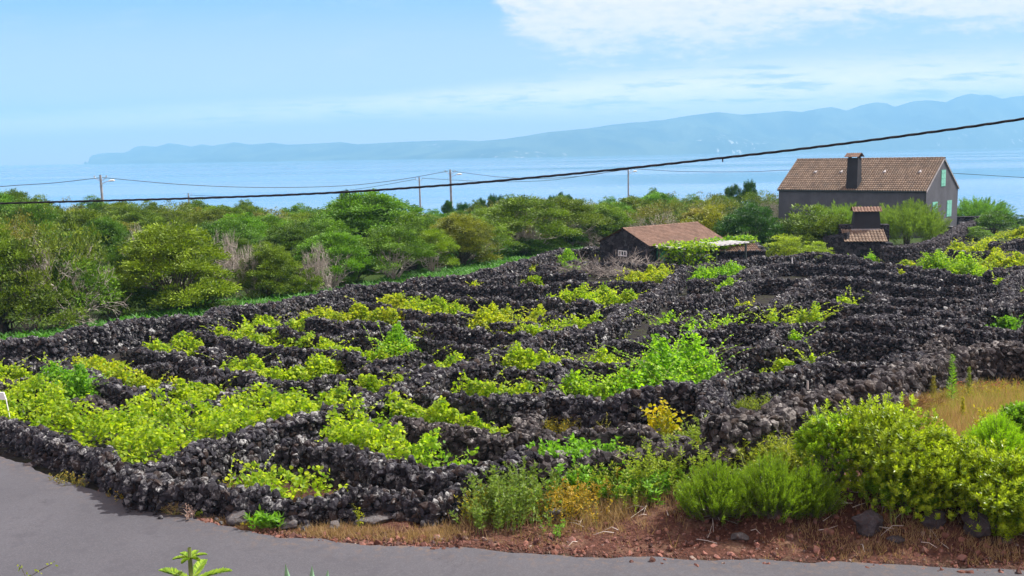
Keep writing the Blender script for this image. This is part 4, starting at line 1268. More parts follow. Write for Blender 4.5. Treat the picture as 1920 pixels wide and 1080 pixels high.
tag(o, 'green ferns and low growth between the boundary wall and the trees', 'ferns', kind='stuff')
# dead brush lying in the far plot
tw = MB()
rs = np.random.RandomState(6)
pw = [P(a, b, .3) for a, b in [(1095, 508), (1120, 503), (1145, 512), (1170, 508), (1190, 500), (1210, 504)]]
for c in pw:
    for i in range(60):
        p0 = c + rs.normal(0, [.8, .7, .1], 3)
        d = rs.normal(0, 1, 3); d[2] = abs(d[2]) * .28; d /= np.linalg.norm(d)
        ln = rs.uniform(.7, 1.7)
        mid_ = p0 + d * ln * .5 + rs.normal(0, .12, 3); e = p0 + d * ln
        tw.tube([p0, mid_, e], [.03, .02, .008], 4)
        for k in range(3):
            d2 = d + rs.normal(0, .5, 3); d2 /= np.linalg.norm(d2)
            tw.tube([mid_ if k % 2 else (mid_ + e) / 2, (mid_ + e) / 2 + d2 * ln * .4], [.016, .006], 3)
tag(tw.build('dead_brush', M['brush']), 'tangle of dead grey branches lying between the far vine rows', 'brushwood')
# pale limbs reaching over the dark hollow
# ------------------------------------------------------------------ buildings
def render_wall_mat(name, col, rough=.9, sc=1.0, streak=.3):
    mt, t, out = newmat(name)
    o = objc(t)
    n = t.noise(o, .7, 5, .6); f = t.noise(o, 22, 4, .7); s_ = t.noise(t.mapv(o, (5, 5, .8)), 1.0, 5, .7)
    c = t.mix(t.rng(n, .3, .7), tuple(x * .85 for x in col), tuple(x * 1.15 for x in col))
    c = t.mix(t.math('MULTIPLY', t.rng(s_, .5, .75), streak), c, tuple(x * 1.6 for x in col))
    nm = bump(t, t.math('ADD', f, s_), .8, .03)
    principled(t, out, c, rough, nm, .2)
    return mt
M['grey_wall'] = render_wall_mat('grey_cement_render', (.088, .091, .106))
M['grey_wall2'] = render_wall_mat('chimney_render', (.032, .032, .037), streak=.15)
def tile_mat(name, lo, hi, moss):
    mt, t, out = newmat(name)
    r = attr(t, 'rnd'); o = objc(t)
    c = t.mix(r, lo, hi)
    n = t.noise(o, 1.2, 6, .7); f = t.noise(o, 12, 4, .7)
    c = t.mix(t.math('MULTIPLY', t.rng(n, .45, .65), .55), c, moss)
    c = t.mix(t.math('MULTIPLY', t.rng(f, .5, .75), .5), c, tuple(min(1, x * 1.5) for x in hi))
    principled(t, out, c, .85, bump(t, f, .5, .01), .2)
    return mt
M['tile_house'] = tile_mat('weathered_tiles', (.12, .082, .058), (.20, .145, .105), (.07, .056, .045))
M['tile_red'] = tile_mat('terracotta_tiles', (.13, .078, .056), (.20, .125, .092), (.10, .065, .05))
M['shutter'] = simple('green_painted_wood', (.19, .50, .38), .5, .12, 5)
M['white'] = simple('white_paint', (.75, .75, .74), .5, .08, 4)
M['concrete'] = simple('pale_concrete', (.32, .30, .30), .9, .25, 2, .4)
M['concrete_dark'] = simple('dark_concrete', (.09, .09, .10), .9, .3, 2, .4)
M['black'] = simple('black_rubber', (.012, .012, .016), .5, .1, 5)
M['metal'] = simple('galvanised_metal', (.45, .45, .46), .4, .1, 5, metal=.7)
M['steel_dark'] = simple('dark_metal', (.04, .05, .05), .5, .1, 5)
M['glass'] = simple('dark_window_glass', (.02, .025, .03), .08, .05, 5, spec=.8)
M['greenpaint'] = simple('dark_green_paint', (.015, .10, .05), .5, .1, 5)
def masonry():
    mt, t, out = newmat('mortared_basalt')
    o = objc(t)
    wv_ = t.n('ShaderNodeVectorMath', operation='MULTIPLY_ADD'); t.l(t.noise(o, 2.2, 3, .6, 1), wv_.inputs[0]); wv_.inputs[1].default_value = (.25, .25, .25); t.l(t.mapv(o, (1, 1, 1.35)), wv_.inputs[2])
    v1 = t.n('ShaderNodeTexVoronoi'); t.l(wv_.outputs[0], v1.inputs['Vector']); v1.inputs['Scale'].default_value = 3.2
    v2 = t.n('ShaderNodeTexVoronoi', feature='DISTANCE_TO_EDGE'); t.l(wv_.outputs[0], v2.inputs['Vector']); v2.inputs['Scale'].default_value = 3.2
    sp2 = t.n('ShaderNodeSeparateColor'); t.l(v1.outputs['Color'], sp2.inputs[0])
    c = t.mix(sp2.outputs[0], (.014, .013, .017), (.075, .070, .078))
    e_ = t.rng(v2.outputs['Distance'], .0, .06)
    c = t.mix(e_, (.006, .006, .008), c)
    c = t.mix(t.math('MULTIPLY', t.rng(t.noise(o, 7, 4, .7), .58, .7), .4), c, (.2, .2, .2))
    principled(t, out, c, .92, bump(t, t.math('ADD', e_, t.noise(o, 14, 4, .7)), 1.0, .06), .15)
    return mt
M['darkwall'] = masonry()
M['pole'] = simple('weathered_pole', (.27, .28, .30), .9, .2, 2)

def tile_roof(o, eu, ev, L, Sl, cols, courses, A=.035, step=.03, seed=1):
    """roof surface from eave corner o, eu along the eave, ev up the slope; barrel tiles"""
    rs = np.random.RandomState(seed)
    o = np.array(o, float); eu = np.array(eu, float); ev = np.array(ev, float); en = np.cross(eu, ev)
    if en[2] < 0: en = -en
    V = []; F = []; R = []
    sub = 6
    nu = cols * sub
    tr_ = rs.rand(courses, cols)
    for c in range(courses):
        v0 = Sl * c / courses; v1 = Sl * (c + 1) / courses + .015
        b = len(V)
        for e, (vv, hh) in enumerate(((v0, step), (v1, .004))):
            for i in range(nu + 1):
                ph = i / sub
                hgt = A * abs(math.cos(math.pi * ph)) ** .7 * 1.2 + hh
                V.append(o + eu * (L * i / nu) + ev * (vv) + en * hgt)
                R.append(tr_[c, min(cols - 1, int((i / sub + .5)) % cols)])
        for i in range(nu + 1):          # butt end under each course
            V.append(V[b + i] - en * (step + .012)); R.append(.0)
        m_ = nu + 1
        for i in range(nu):
            F.append((b + i, b + i + 1, b + m_ + i + 1, b + m_ + i))
            F.append((b + 2 * m_ + i, b + 2 * m_ + i + 1, b + i + 1, b + i))
    return np.array(V), np.array(F), np.array(R)

def roof_obj(name, mat, parent, panels, thick=None):
    Vs = []; Fs_ = []; Rs = []; n = 0
    for (V, F, R) in panels:
        Vs.append(V); Fs_.append(F + n); Rs.append(R); n += len(V)
    return obj(name, mesh_of(name, np.concatenate(Vs), np.concatenate(Fs_), [mat], {'rnd': np.concatenate(Rs)}), parent)

def prism(mb, pts, a, b, axis=0):
    """extrude polygon pts (in the other two axes) from a to b along axis"""
    n = len(pts)
    V = []
    for s in (a, b):
        for p_ in pts:
            q = [0, 0, 0]; q[axis] = s
            o_ = [i for i in range(3) if i != axis]
            q[o_[0]] = p_[0]; q[o_[1]] = p_[1]
            V.append(q)
    V = np.array(V, float)
    for i in range(n):
        j = (i + 1) % n
        mb.add(V[[i, j, n + j, n + i]], [(0, 1, 2, 3)], .5)
    for s in (0, n):
        for i in range(1, n - 1):
            mb.add(V[[s, s + i, s + i + 1]], [(0, 1, 2)], .5)

# --- big grey house: origin at the near (front right) corner, x along the front, y into the depth
HZ = 88.0
c0 = at(1737, 358, HZ)
phi = -math.radians(42)
L_, W_ = 13.9, 8.0
ze = c0[2]                                   # eave height
zr = at(1769, 297, HZ + 4 * math.cos(phi) )[2]
zg = float(terr(c0[0], c0[1]))
hs = empty('stone_house', (c0[0], c0[1], zg - .6), phi)
tag(hs, 'large two-storey grey house with long tiled roof and green shutters above the sea', 'house')
EV = ze - (zg - .6); RG = zr - (zg - .6)
mb = MB()
prism(mb, [(0, 0), (W_, 0), (W_, EV), (W_ / 2, RG - .08), (0, EV)], -L_, 0, 0)
mb.build('wall', M['grey_wall'], hs)
rise = RG - EV
Sl = math.hypot(W_ / 2 + .12, rise * (W_ / 2 + .12) / (W_ / 2))
sl = rise / (W_ / 2)
cx_, sx_ = math.cos(math.atan(sl)), math.sin(math.atan(sl))
ez = EV - .12 * sl + .03
p1 = tile_roof((-L_ - .08, -.12, ez), (1, 0, 0), (0, cx_, sx_), L_ + .16, Sl, 62, 17, .07, .05, 3)
p2 = tile_roof((-L_ - .08, W_ + .12, ez), (1, 0, 0), (0, -cx_, sx_), L_ + .16, Sl, 62, 17, .04, .035, 4)
rf = roof_obj('roof', M['tile_house'], hs, [p1, p2])
mb = MB()        # ridge tiles
for i in range(34):
    a = -L_ - .1 + i * (L_ + .2) / 34
    th_ = np.linspace(0, math.pi, 7)
    w0 = .15
    V = [(a, W_ / 2 - w0 * math.cos(q), RG + .02 + w0 * .75 * math.sin(q) + .02) for q in th_] + [(a + (L_ + .2) / 34 + .03, W_ / 2 - (w0 - .02) * math.cos(q), RG + .0 + (w0 - .02) * .75 * math.sin(q) + .02) for q in th_]
    mb.add(V, [(k, k + 1, 8 + k, 7 + k) for k in range(6)], random.Random(i).random() * .3)
mb.build('ridge_tiles', M['tile_house'], rf)
mb = MB()
for i in range(3):
    pass
mb.tube([(-L_ - .08, -.17, ez - .02), (.06, -.17, ez - .02)], .055, 8)
mb.build('gutter', M['steel_dark'], hs)
mb = MB()
mb.tube([(-.05, -.15, ez - .02), (-.05, -.07, ez - .35), (-.05, -.06, .2)], .04, 8)
mb.build('downpipe', M['steel_dark'], hs)
# raking verge on the gable
mb = MB()
for (ya, yb) in ((-.12, W_ / 2), (W_ + .12, W_ / 2)):
    mb.hexa([(.0, ya, ez - .10), (.09, ya, ez - .10), (.09, yb, RG - .08), (.0, yb, RG - .08), (.0, ya, ez + .03), (.09, ya, ez + .03), (.09, yb, RG + .06), (.0, yb, RG + .06)], .4)
mb.build('verge_trim', M['concrete'], rf)
# back dormer tip seen over the ridge
mb = MB()
V, F, R = tile_roof((-6.1, W_ / 2 + .5, RG - .28), (1, 0, 0), (0, .5, .5), 1.9, .75, 9, 2, .05, .02, 9)
roof_obj('dormer_tiles', M['tile_house'], rf, [(V, F, R)])
# pale vent tiles
for fx in (.19, .375, .67, .90):
    mb = MB()
    a = -L_ + fx * L_
    q = .53
    y_ = W_ / 2 * q; z_ = EV + rise * q + .06
    th_ = np.linspace(0, math.pi, 7)
    V = [(a - .17 * math.cos(t), y_ - .12, z_ + .14 * math.sin(t) - .02) for t in th_] + [(a - .13 * math.cos(t), y_ + .3, z_ + .10 * math.sin(t) + .17) for t in th_]
    mb.add(V, [(k, k + 1, 8 + k, 7 + k) for k in range(6)] , .95)
    for k in range(1, 6): mb.add([V[0], V[k], V[k + 1]], [(0, 1, 2)], .9)
    mb.build('roof_vent', M['concrete'], rf)
# shutters on the gable: intersect the photo rays with the gable plane x=0
cph, sph = math.cos(phi), math.sin(phi)
nx_ = np.array([cph, sph, 0])
def gable(px, py, pl=0.0, org=c0):
    d = ray(px, py)
    t = ((np.array([org[0], org[1], 0]) - EYE * [1, 1, 0]) @ nx_ + pl) / (d @ nx_)
    q = EYE + d * t
    dy_ = (q[0] - org[0]) * (-sph) + (q[1] - org[1]) * cph
    return dy_, q[2] - (zg - .6)
for (xa, xb, ya, yb) in ((1765.6, 1771.7, 320, 347.5), (1748.7, 1755.9, 380.5, 406.5), (1775.8, 1782.7, 377.5, 404)):
    y0_, z1_ = gable(xa, ya); y1_, z0_ = gable(xb, yb)
    if y0_ > y1_: y0_, y1_ = y1_, y0_
    fr = MB()
    for (a, b, c, d) in ((y0_ - .05, y1_ + .05, z0_ - .06, z0_), (y0_ - .05, y1_ + .05, z1_, z1_ + .06), (y0_ - .05, y0_, z0_, z1_), (y1_, y1_ + .05, z0_, z1_)):
        fr.box((.002, a, c), (.035, b, d), .5)
    wn = fr.build('window', M['shutter'], hs)
    for k in range(2):
        mb = MB()
        a = y0_ + (y1_ - y0_) * k / 2 + .012; b = y0_ + (y1_ - y0_) * (k + 1) / 2 - .012
        mb.box((.004, a, z0_ + .01), (.04, b, z1_ - .01), .5)
        for j in range(3):
            zz = z0_ + (z1_ - z0_) * (.12 + .36 * j)
            mb.box((.042, a + .02, zz), (.058, b - .02, zz + .07), .8)
        mb.build('shutter', M['shutter'], wn)
# chimney on the front slope
def fplane(px, py, yl):       # local x,z on the plane y=yl
    ny_ = np.array([-sph, cph, 0])
    d = ray(px, py)
    t = ((c0 - EYE) @ ny_ + yl) / (d @ ny_)
    q = EYE + d * t
    return (q[0] - c0[0]) * cph + (q[1] - c0[1]) * sph, q[2] - (zg - .6)
xa, zb_ = fplane(1586, 352, .0); xb, _ = fplane(1607, 352, 0.0); _, zt_ = fplane(1597, 296, .35)
mb = MB()
mb.hexa([(xa, -.02, zb_ - .25), (xb, -.02, zb_ - .25), (xb, 1.0, zb_ - .25), (xa, 1.0, zb_ - .25), (xa + .06, .08, zt_), (xb - .02, .08, zt_), (xb - .02, .85, zt_), (xa + .06, .85, zt_)], .5)
ch = mb.build('chimney', M['grey_wall2'], hs)
mb = MB()
mb.box((xa + .10, .12, zt_), (xa + .16, .8, zt_ + .1)); mb.box((xb - .12, .12, zt_), (xb - .06, .8, zt_ + .1))
mb.build('cap_posts', M['darkwall'], ch)
xm = (xa + xb) / 2; hw = (xb - xa) / 2 + .16
a1 = tile_roof((xm - hw, -.12, zt_ + .06), (1, 0, 0), (0, .86, .5), hw * 2, .68, 7, 2, .05, .02, 5)
a2 = tile_roof((xm - hw, 1.05, zt_ + .06), (1, 0, 0), (0, -.86, .5), hw * 2, .68, 7, 2, .05, .02, 6)
roof_obj('chimney_cap', M['tile_red'], ch, [a1, a2])

# --- oven house in front of it
def box_house(name, label, pxa, pxb, ytop, Y, dz, rot, cat='outbuilding'):
    pass
OY = 72.0
oc = at(1660, 478, OY); og = float(terr(oc[0], oc[1]))
orot = -math.radians(10)
ov = empty('oven_house', (oc[0], oc[1], og), orot)
tag(ov, 'small stone oven house with a broad grey chimney in front of the grey house', 'outbuilding')
sc_ = OY / FPX
OWd = 73 * sc_; Zt = at(1660, 454, OY)[2] - og; Zr = at(1660, 432, OY + 1.6)[2] - og
mb = MB()
mb.box((-OWd, 0, -.3), (0, 2.6, Zt), .5)
mb.box((0.002, .25, -.3), (.55, 2.6, Zt - .1), .5)
mb.build('wall', M['darkwall'], ov)
s2 = math.hypot(1.75, Zr - Zt)
rf2 = roof_obj('roof', M['tile_house'], ov, [tile_roof((-OWd - .1, -.2, Zt + .02), (1, 0, 0), (0, 1.75 / s2, (Zr - Zt) / s2), OWd + .2, s2 * 1.05, 13, 5, .05, .03, 8)])
mb = MB(); mb.box((-OWd * .78, 1.5, Zr - .02), (-OWd * .06, 1.72, Zr + .12), .5)
mb.build('ridge_slab', M['concrete'], rf2)
# stone crest wall behind the roof
mb = MB(); mb.box((-OWd - .15, 1.75, Zt - .3), (.55, 2.6, Zr + .42), .5)
mb.build('back_wall', M['darkwall'], ov)
cxl = (1611 - 1660) * sc_ * 1.03; cxr = (1656 - 1660) * sc_ * 1.03
zc0 = Zr + .05; zc1 = at(1634, 397, OY + 2)[2] - og
mb = MB()
mb.hexa([(cxl - .12, 1.70, zc0), (cxr + .12, 1.70, zc0), (cxr + .12, 2.75, zc0), (cxl - .12, 2.75, zc0), (cxl + .02, 1.76, zc1), (cxr - .02, 1.76, zc1), (cxr - .02, 2.65, zc1), (cxl + .02, 2.65, zc1)], .5)
ch2 = mb.build('chimney', M['grey_wall2'], ov)
roof_obj('chimney_cap', M['tile_red'], ch2, [tile_roof((cxl - .14, 1.55, zc1), (1, 0, 0), (0, .86, .42), cxr - cxl + .28, .75, 9, 2, .05, .02, 5), tile_roof((cxl - .14, 2.9, zc1), (1, 0, 0), (0, -.86, .42), cxr - cxl + .28, .75, 9, 2, .05, .02, 7)])
# dark yard wall left of it
a = at(1543, 478, 74); b = at(1587, 478, 72.5)
yw = MB()
za_, zb2 = at(1543, 443, 74)[2], at(1587, 436, 72.5)[2]
ga = float(terr(a[0], a[1])) - .2
dv = np.array([b[0] - a[0], b[1] - a[1]]); dv /= np.linalg.norm(dv); nv_ = np.array([-dv[1], dv[0]]) * .35
yw.hexa([(a[0], a[1], ga), (b[0], b[1], ga), (b[0] + nv_[0], b[1] + nv_[1], ga), (a[0] + nv_[0], a[1] + nv_[1], ga), (a[0], a[1], za_), (b[0], b[1], zb2), (b[0] + nv_[0], b[1] + nv_[1], zb2), (a[0] + nv_[0], a[1] + nv_[1], za_)], .5)
tag(yw.build('yard_wall', M['darkwall']), 'smooth dark yard wall joined to the left side of the oven house', 'wall')
# steps of the terrace on the right
sb = MB()
for i, (pa, py_, Yq) in enumerate(((1768, 447, 82), (1786, 437, 85), (1802, 427, 89), (1822, 419, 93))):
    q = at(pa, py_, Yq); sb.box((q[0] - .3, q[1], q[2] - .28), (q[0] + 1.3, q[1] + 2.2, q[2]), .5)
tag(sb.build('garden_steps', M['concrete_dark']), 'flight of grey steps climbing beside the gable of the grey house', 'steps')
q = at(1795, 408, 98); q2 = at(1852, 406, 100)
tb = MB(); gq = float(terr(q[0], q[1])) - .2
tb.box((q[0], q[1], gq), (q2[0], q[1] + .5, q[2]), .5); tb.box((q[0] - .1, q[1] - .05, q[2]), (q2[0] + .1, q[1] + .6, q[2] + .08), .7)
tag(tb.build('terrace_wall', M['darkwall']), 'low dark terrace wall right of the grey house below the plumed bush', 'wall')

# --- small stone hut with red roof
HY = 66.0
e0 = at(1217, 461, HY)
eL = at(1123, 453, HY * 1.057)
eR = at(1359, 442.5, HY * 1.10)
gz_ = float(terr(e0[0], e0[1]))
ay0 = (eL - e0)[:2]; ay0 /= np.linalg.norm(ay0)
ax = np.array([ay0[1], -ay0[0]]); r9 = ray(1352, 442.5)[0]
LH = (r9 * e0[1] - e0[0]) / (ax[0] - r9 * ax[1])
hrot = math.atan2(ax[1], ax[0])
ay_ = np.array([-ax[1], ax[0]])
WH = abs((eL[:2] - e0[:2]) @ ay_) - .1
EVH = e0[2] - gz_
rdg = e0[:2] + ay_ * WH / 2
RGH = at(1169, 429, rdg[1])[2] - gz_
RGH = max(RGH, EVH + .9)
ht = empty('stone_hut', (e0[0], e0[1], gz_), hrot)
tag(ht, 'low black stone hut with reddish-brown roof and small white gable window', 'hut')
mb = MB(); prism(mb, [(0, -.3), (WH, -.3), (WH, EVH), (WH / 2, RGH - .05), (0, EVH)], 0, LH, 0)
mb.build('wall', M['darkwall'], ht)
slh = (RGH - EVH) / (WH / 2); ch_, sh_ = math.cos(math.atan(slh)), math.sin(math.atan(slh))
SLH = math.hypot(WH / 2 + .15, slh * (WH / 2 + .15))
rfh = roof_obj('roof', M['tile_red'], ht, [tile_roof((-.12, -.15, EVH - .15 * slh + .03), (1, 0, 0), (0, ch_, sh_), LH + .3, SLH, 46, 14, .022, .022, 11), tile_roof((-.12, WH + .15, EVH - .15 * slh + .03), (1, 0, 0), (0, -ch_, sh_), LH + .3, SLH, 46, 14, .022, .022, 12)])
mb = MB()
for i in range(24):
    a = -.14 + i * (LH + .34) / 24
    V = [(a, WH / 2 - .12 * math.cos(t), RGH + .01 + .09 * math.sin(t)) for t in np.linspace(0, math.pi, 6)] + [(a + (LH + .34) / 24 + .02, WH / 2 - .11 * math.cos(t), RGH + .08 * math.sin(t)) for t in np.linspace(0, math.pi, 6)]
    mb.add(V, [(k, k + 1, 7 + k, 6 + k) for k in range(5)], .6 + .4 * (i % 3) / 3)
mb.build('ridge_tiles', M['tile_red'], rfh)
# window in the gable
axn = np.array([ax[0], ax[1], 0])
def hplane(px, py):
    d = ray(px, py); t = ((e0 - EYE) @ axn) / (d @ axn); q = EYE + d * t
    return (q[:2] - e0[:2]) @ ay_, q[2] - gz_
y1_, z1_ = hplane(1160.5, 469); y0_, z0_ = hplane(1175, 481)
wf = MB()
for a in np.linspace(y0_, y1_, 4): wf.box((-.06, a - .03, z0_), (-.003, a + .03, z1_), .5)
wf.box((-.056, y0_, z1_ - .06), (-.004, y1_, z1_), .5); wf.box((-.056, y0_, z0_), (-.004, y1_, z0_ + .06), .5)
wo_ = wf.build('window', M['white'], ht)
mb = MB(); mb.box((-.02, y0_ + .01, z0_ + .01), (-.001, y1_ - .01, z1_ - .01), .5); mb.build('pane', M['glass'], wo_)
# door on the long side
mb = MB(); mb.box((.7, -.05, 0), (1.45, -.002, EVH - .2), .5); mb.build('door', M['greenpaint'], ht)

# pergola with white slats beside the hut
pg = empty('pergola', (e0[0], e0[1], gz_), hrot)
tag(pg, 'pergola of white slats half covered by vines beside the hut', 'pergola')
zp = EVH - .12
def loc_h(lx, ly): return e0[:2] + ax * lx + ay_ * ly
for (a, b) in ((.5, -.4), (.5, -2.6), (3.6, -2.6), (6.6, -2.6), (3.6, -.4), (6.6, -.4)):
    mb = MB(); mb.box((a - .05, b - .05, -.2), (a + .05, b + .05, zp), .5); mb.build('post', M['steel_dark'], pg)
for k, b in enumerate((-.4, -1.5, -2.6)):
    mb = MB(); mb.box((.3, b - .04, zp + .002), (6.9, b + .04, zp + .08), .5); mb.build('beam', M['white'], pg)
for k in range(13):
    mb = MB(); a = .45 + k * .5; mb.box((a - .06, -2.85, zp + .082), (a + .06, -.15, zp + .12), .5); mb.build('slat', M['white'], pg)
def vine_over(label, pts, zoff, n, spread, seed, tint, droop=.5, mat='vine'):
    rs = np.random.RandomState(seed)
    pts = np.array(pts); k = rs.randint(0, len(pts), n)
    q = pts[k] + rs.normal(0, spread, (n, 3)) * [1, 1, .35]
    q[:, 2] -= rs.rand(n) ** 2.5 * droop
    A = rdir(rs, n); A[:, 2] = A[:, 2] * .5 - .2
    N = rdir(rs, n) * .8 + np.array([0, 0, 1.0])
    Ls = .18 * rs.uniform(.6, 1.2, n)
    V, F = leaves(q, A, N, Ls, Ls, VINE, .2)
    org = pts.mean(0)
    r = empty('grapevine', (org[0], org[1], float(terr(org[0], org[1]))))
    o3 = np.array([org[0], org[1], float(terr(org[0], org[1]))])
    tag(r, label, 'grapevine')
    o = obj('leaves', mesh_of('leaves', V - o3, F, [M[mat]], {'rnd': np.repeat(rs.rand(n), len(VINE))}), r); o.color = (*tint, 1)
    mb = MB()
    for j in range(5):
        p_ = pts[rs.randint(len(pts))] - o3
        mb.tube([(p_[0], p_[1], 0), (p_[0] + rs.normal(0, .1), p_[1], p_[2] * .6), p_], [.03, .02, .012], 5)
    mb.build('stems', M['bark'], r)
    return r
pp = []
for lx in np.linspace(.4, 3.0, 8):
    for ly in (-2.8, -2.1, -1.4, -.8): q = loc_h(lx, ly); pp.append((q[0], q[1], gz_ + zp + .18))
vine_over('bright vine lying over the left half of the white-slatted pergola', pp, 0, 1500, .22, 5, (.62, .72, .8), 1.1)
pp = []
for lx in np.linspace(4.6, 9.6, 12):
    for ly in (-.9, -.4): q = loc_h(lx, ly); pp.append((q[0], q[1], gz_ + zp + .15))
vine_over('bright vine running along the right end of the hut eave', pp, 0, 1000, .22, 6, (.55, .72, .8), .6)
# lean-to with curved tiles and stone edge, right of the pergola
ly0 = at(1338, 478, 69); lg = float(terr(ly0[0], ly0[1]))
le = empty('lean_to_shed', (ly0[0], ly0[1], lg), math.radians(2))
tag(le, 'low shed with short red tile roof edged by grey stones right of the pergola', 'shed')
LW = (1438 - 1338) * 69 / FPX
zt0 = at(1338, 474, 69)[2] - lg; zt1 = at(1338, 458.5, 70.8)[2] - lg
mb = MB(); mb.box((0, .1, -.3), (LW, 2.0, zt0 - .02), .5); mb.box((0, 1.8, zt0 - .1), (LW, 2.1, zt1 + .03), .6); mb.build('wall', M['darkwall'], le)
s3 = math.hypot(1.75, zt1 - zt0)
rr3 = roof_obj('roof', M['tile_red'], le, [tile_roof((.35, 0, zt0 + .02), (1, 0, 0), (0, 1.75 / s3, (zt1 - zt0) / s3), LW - .7, s3, 20, 4, .05, .03, 21)])
rs = np.random.RandomState(3)
cc = []; 
for i in range(110):
    t = rs.rand(); side = rs.randint(4)
    if side == 0: cc.append((t * LW, -.02, zt0 + .03))
    elif side == 1: cc.append((t * LW, 1.75, zt1 + .05))
    elif side == 2: cc.append((rs.uniform(0, .35), t * 1.8, zt0 + t * (zt1 - zt0) + .05))
    else: cc.append((LW - rs.uniform(0, .35), t * 1.8, zt0 + t * (zt1 - zt0) + .05))
V, F, R = stones(rs, np.array(cc), rs.uniform(.08, .15, 110), ST1)
obj('edge_stones', mesh_of('edge_stones', V, F, [M['basalt']], {'rnd': R}), le)
mb = MB(); mb.box((.2, 1.78, zt1 + .14), (LW - .2, 2.05, zt1 + .22), .5); mb.build('ridge_slab', M['concrete'], rr3)
# concrete tank lid
q = at(1283, 484, 66); q2_ = at(1325, 480, 67)
tk = MB(); gq = float(terr(q[0], q[1]))
tk.box((q[0], q[1], gq - .2), (q2_[0] + .1, q[1] + 1.8, q[2]), .5)
tk.box((q[0] - .08, q[1] - .08, q[2]), (q2_[0] + .2, q[1] + 1.9, q[2] + .07), .6)
tag(tk.build('water_tank', M['concrete_dark']), 'dark concrete cistern with flat lid between the pergola and the shed', 'tank')

# --- poles and wires
def pole(label, px, top, Y, rad=.13, lamp=None, brackets=True, lean=0.0):
    tp = at(px, top, Y)
    zg_ = float(terr(tp[0], tp[1]))
    r = empty('utility_pole', (tp[0], tp[1], zg_))
    tag(r, label, 'utility pole', 'concrete utility poles by the sea')
    H = tp[2] - zg_
    mb = MB(); mb.tube([(lean, 0, -.2), (lean * .5, 0, H * .5), (0, 0, H)], [rad * 1.25, rad * 1.05, rad * .8], 8); mb.build('post', M['pole'], r)
    if brackets:
        for s in (-1, 1):
            mb = MB(); mb.tube([(0, 0, H - .45), (s * .25, 0, H - .55), (s * .5, 0, H - .35), (s * .62, 0, H - .18)], .03, 5)
            mb.tube([(s * .62, 0, H - .24), (s * .62, 0, H - .06)], .055, 6)
            mb.build('bracket', M['metal'], r)
    if lamp:
        mb = MB(); mb.tube([(0, 0, H - 1.0), (.5 * lamp, 0, H - .72), (.95 * lamp, 0, H - .62)], .035, 6); arm = mb.build('lamp_arm', M['metal'], r)
        mb = MB(); mb.tube([(.8 * lamp, 0, H - .64), (.98 * lamp, 0, H - .60), (1.3 * lamp, 0, H - .58), (1.48 * lamp, 0, H - .6)], [.05, .10, .10, .04], 8); mb.build('lamp_head', M['white'], arm)
    return tp
A1 = pole('concrete pole with street lamp rising above the left thicket', 188, 328, 105, .15, 1.0, lean=.12)
A2 = pole('tall concrete pole with street lamp at the gap showing the sea', 844, 318, 128, .15, 1.0, lean=.1)
A3 = pole('slimmer pole without lamp left of the tall lamp pole', 786, 332, 165, .15, lean=.1)
A4 = pole('thin pole with a small lamp behind the trees, right of centre', 1178, 313, 138, .11, .8)
A5 = pole('distant pole of which only the tip shows above the left thicket', 353, 362, 190, .17)

def wire(label, pts, rad=.025, name='overhead_wire', mat='steel_dark'):
    """pts: list of (px,py,Y) -> smooth curve through them"""
    w_ = np.array([at(a, b, Y) for a, b, Y in pts])
    c = catm(w_, 14)
    mb = MB(); mb.tube(c, rad, 5)
    return tag(mb.build(name, M[mat], None, True), label, 'cable', 'thin wires between the poles')
def catm(p, n):
    p = np.array(p, float)
    P_ = np.vstack([2 * p[0] - p[1], p, 2 * p[-1] - p[-2]])
    out = []
    for i in range(1, len(P_) - 2):
        for t in np.linspace(0, 1, n, endpoint=False):
            a, b, c, d = P_[i - 1:i + 3]
            out.append(.5 * ((2 * b) + (-a + c) * t + (2 * a - 5 * b + 4 * c - d) * t * t + (-a + 3 * b - 3 * c + d) * t ** 3))
    out.append(p[-1])
    return np.array(out)
wire('thin wire from the left edge to the pole above the left thicket', [(-160, 368, 95), (0, 350, 99), (100, 343, 102), (186, 333.5, 105)], .035)
wire('thin wire sagging from the left lamp pole to the tall lamp pole', [(192, 333, 105), (350, 346.5, 111), (500, 351.5, 117), (640, 348.5, 122), (741, 338, 125), (840, 321, 128)], .035)
wire('thin wire from the tall lamp pole to the thin pole right of centre', [(848, 321, 128), (940, 332, 130), (1020, 334.5, 133), (1100, 329, 136), (1174, 317, 138)], .03)
wire('thin wire from the slim pole to the thin pole right of centre', [(792, 334, 165), (860, 338, 160), (940, 341, 154), (1030, 338, 148), (1110, 327, 142), (1177, 318, 138)], .03)
wire('thin wire left of the slim pole, running down behind the tall tree', [(357, 366, 190), (450, 369, 187), (560, 366, 183), (680, 353, 175), (780, 336, 165)], .035)
wire('thin wire from the thin pole over the grey house to the right edge', [(1182, 316, 138), (1280, 321.5, 135), (1400, 322, 131), (1490, 318.5, 128), (1640, 317, 124), (1790, 325, 119), (1925, 333, 115), (2050, 338, 112)], .03)
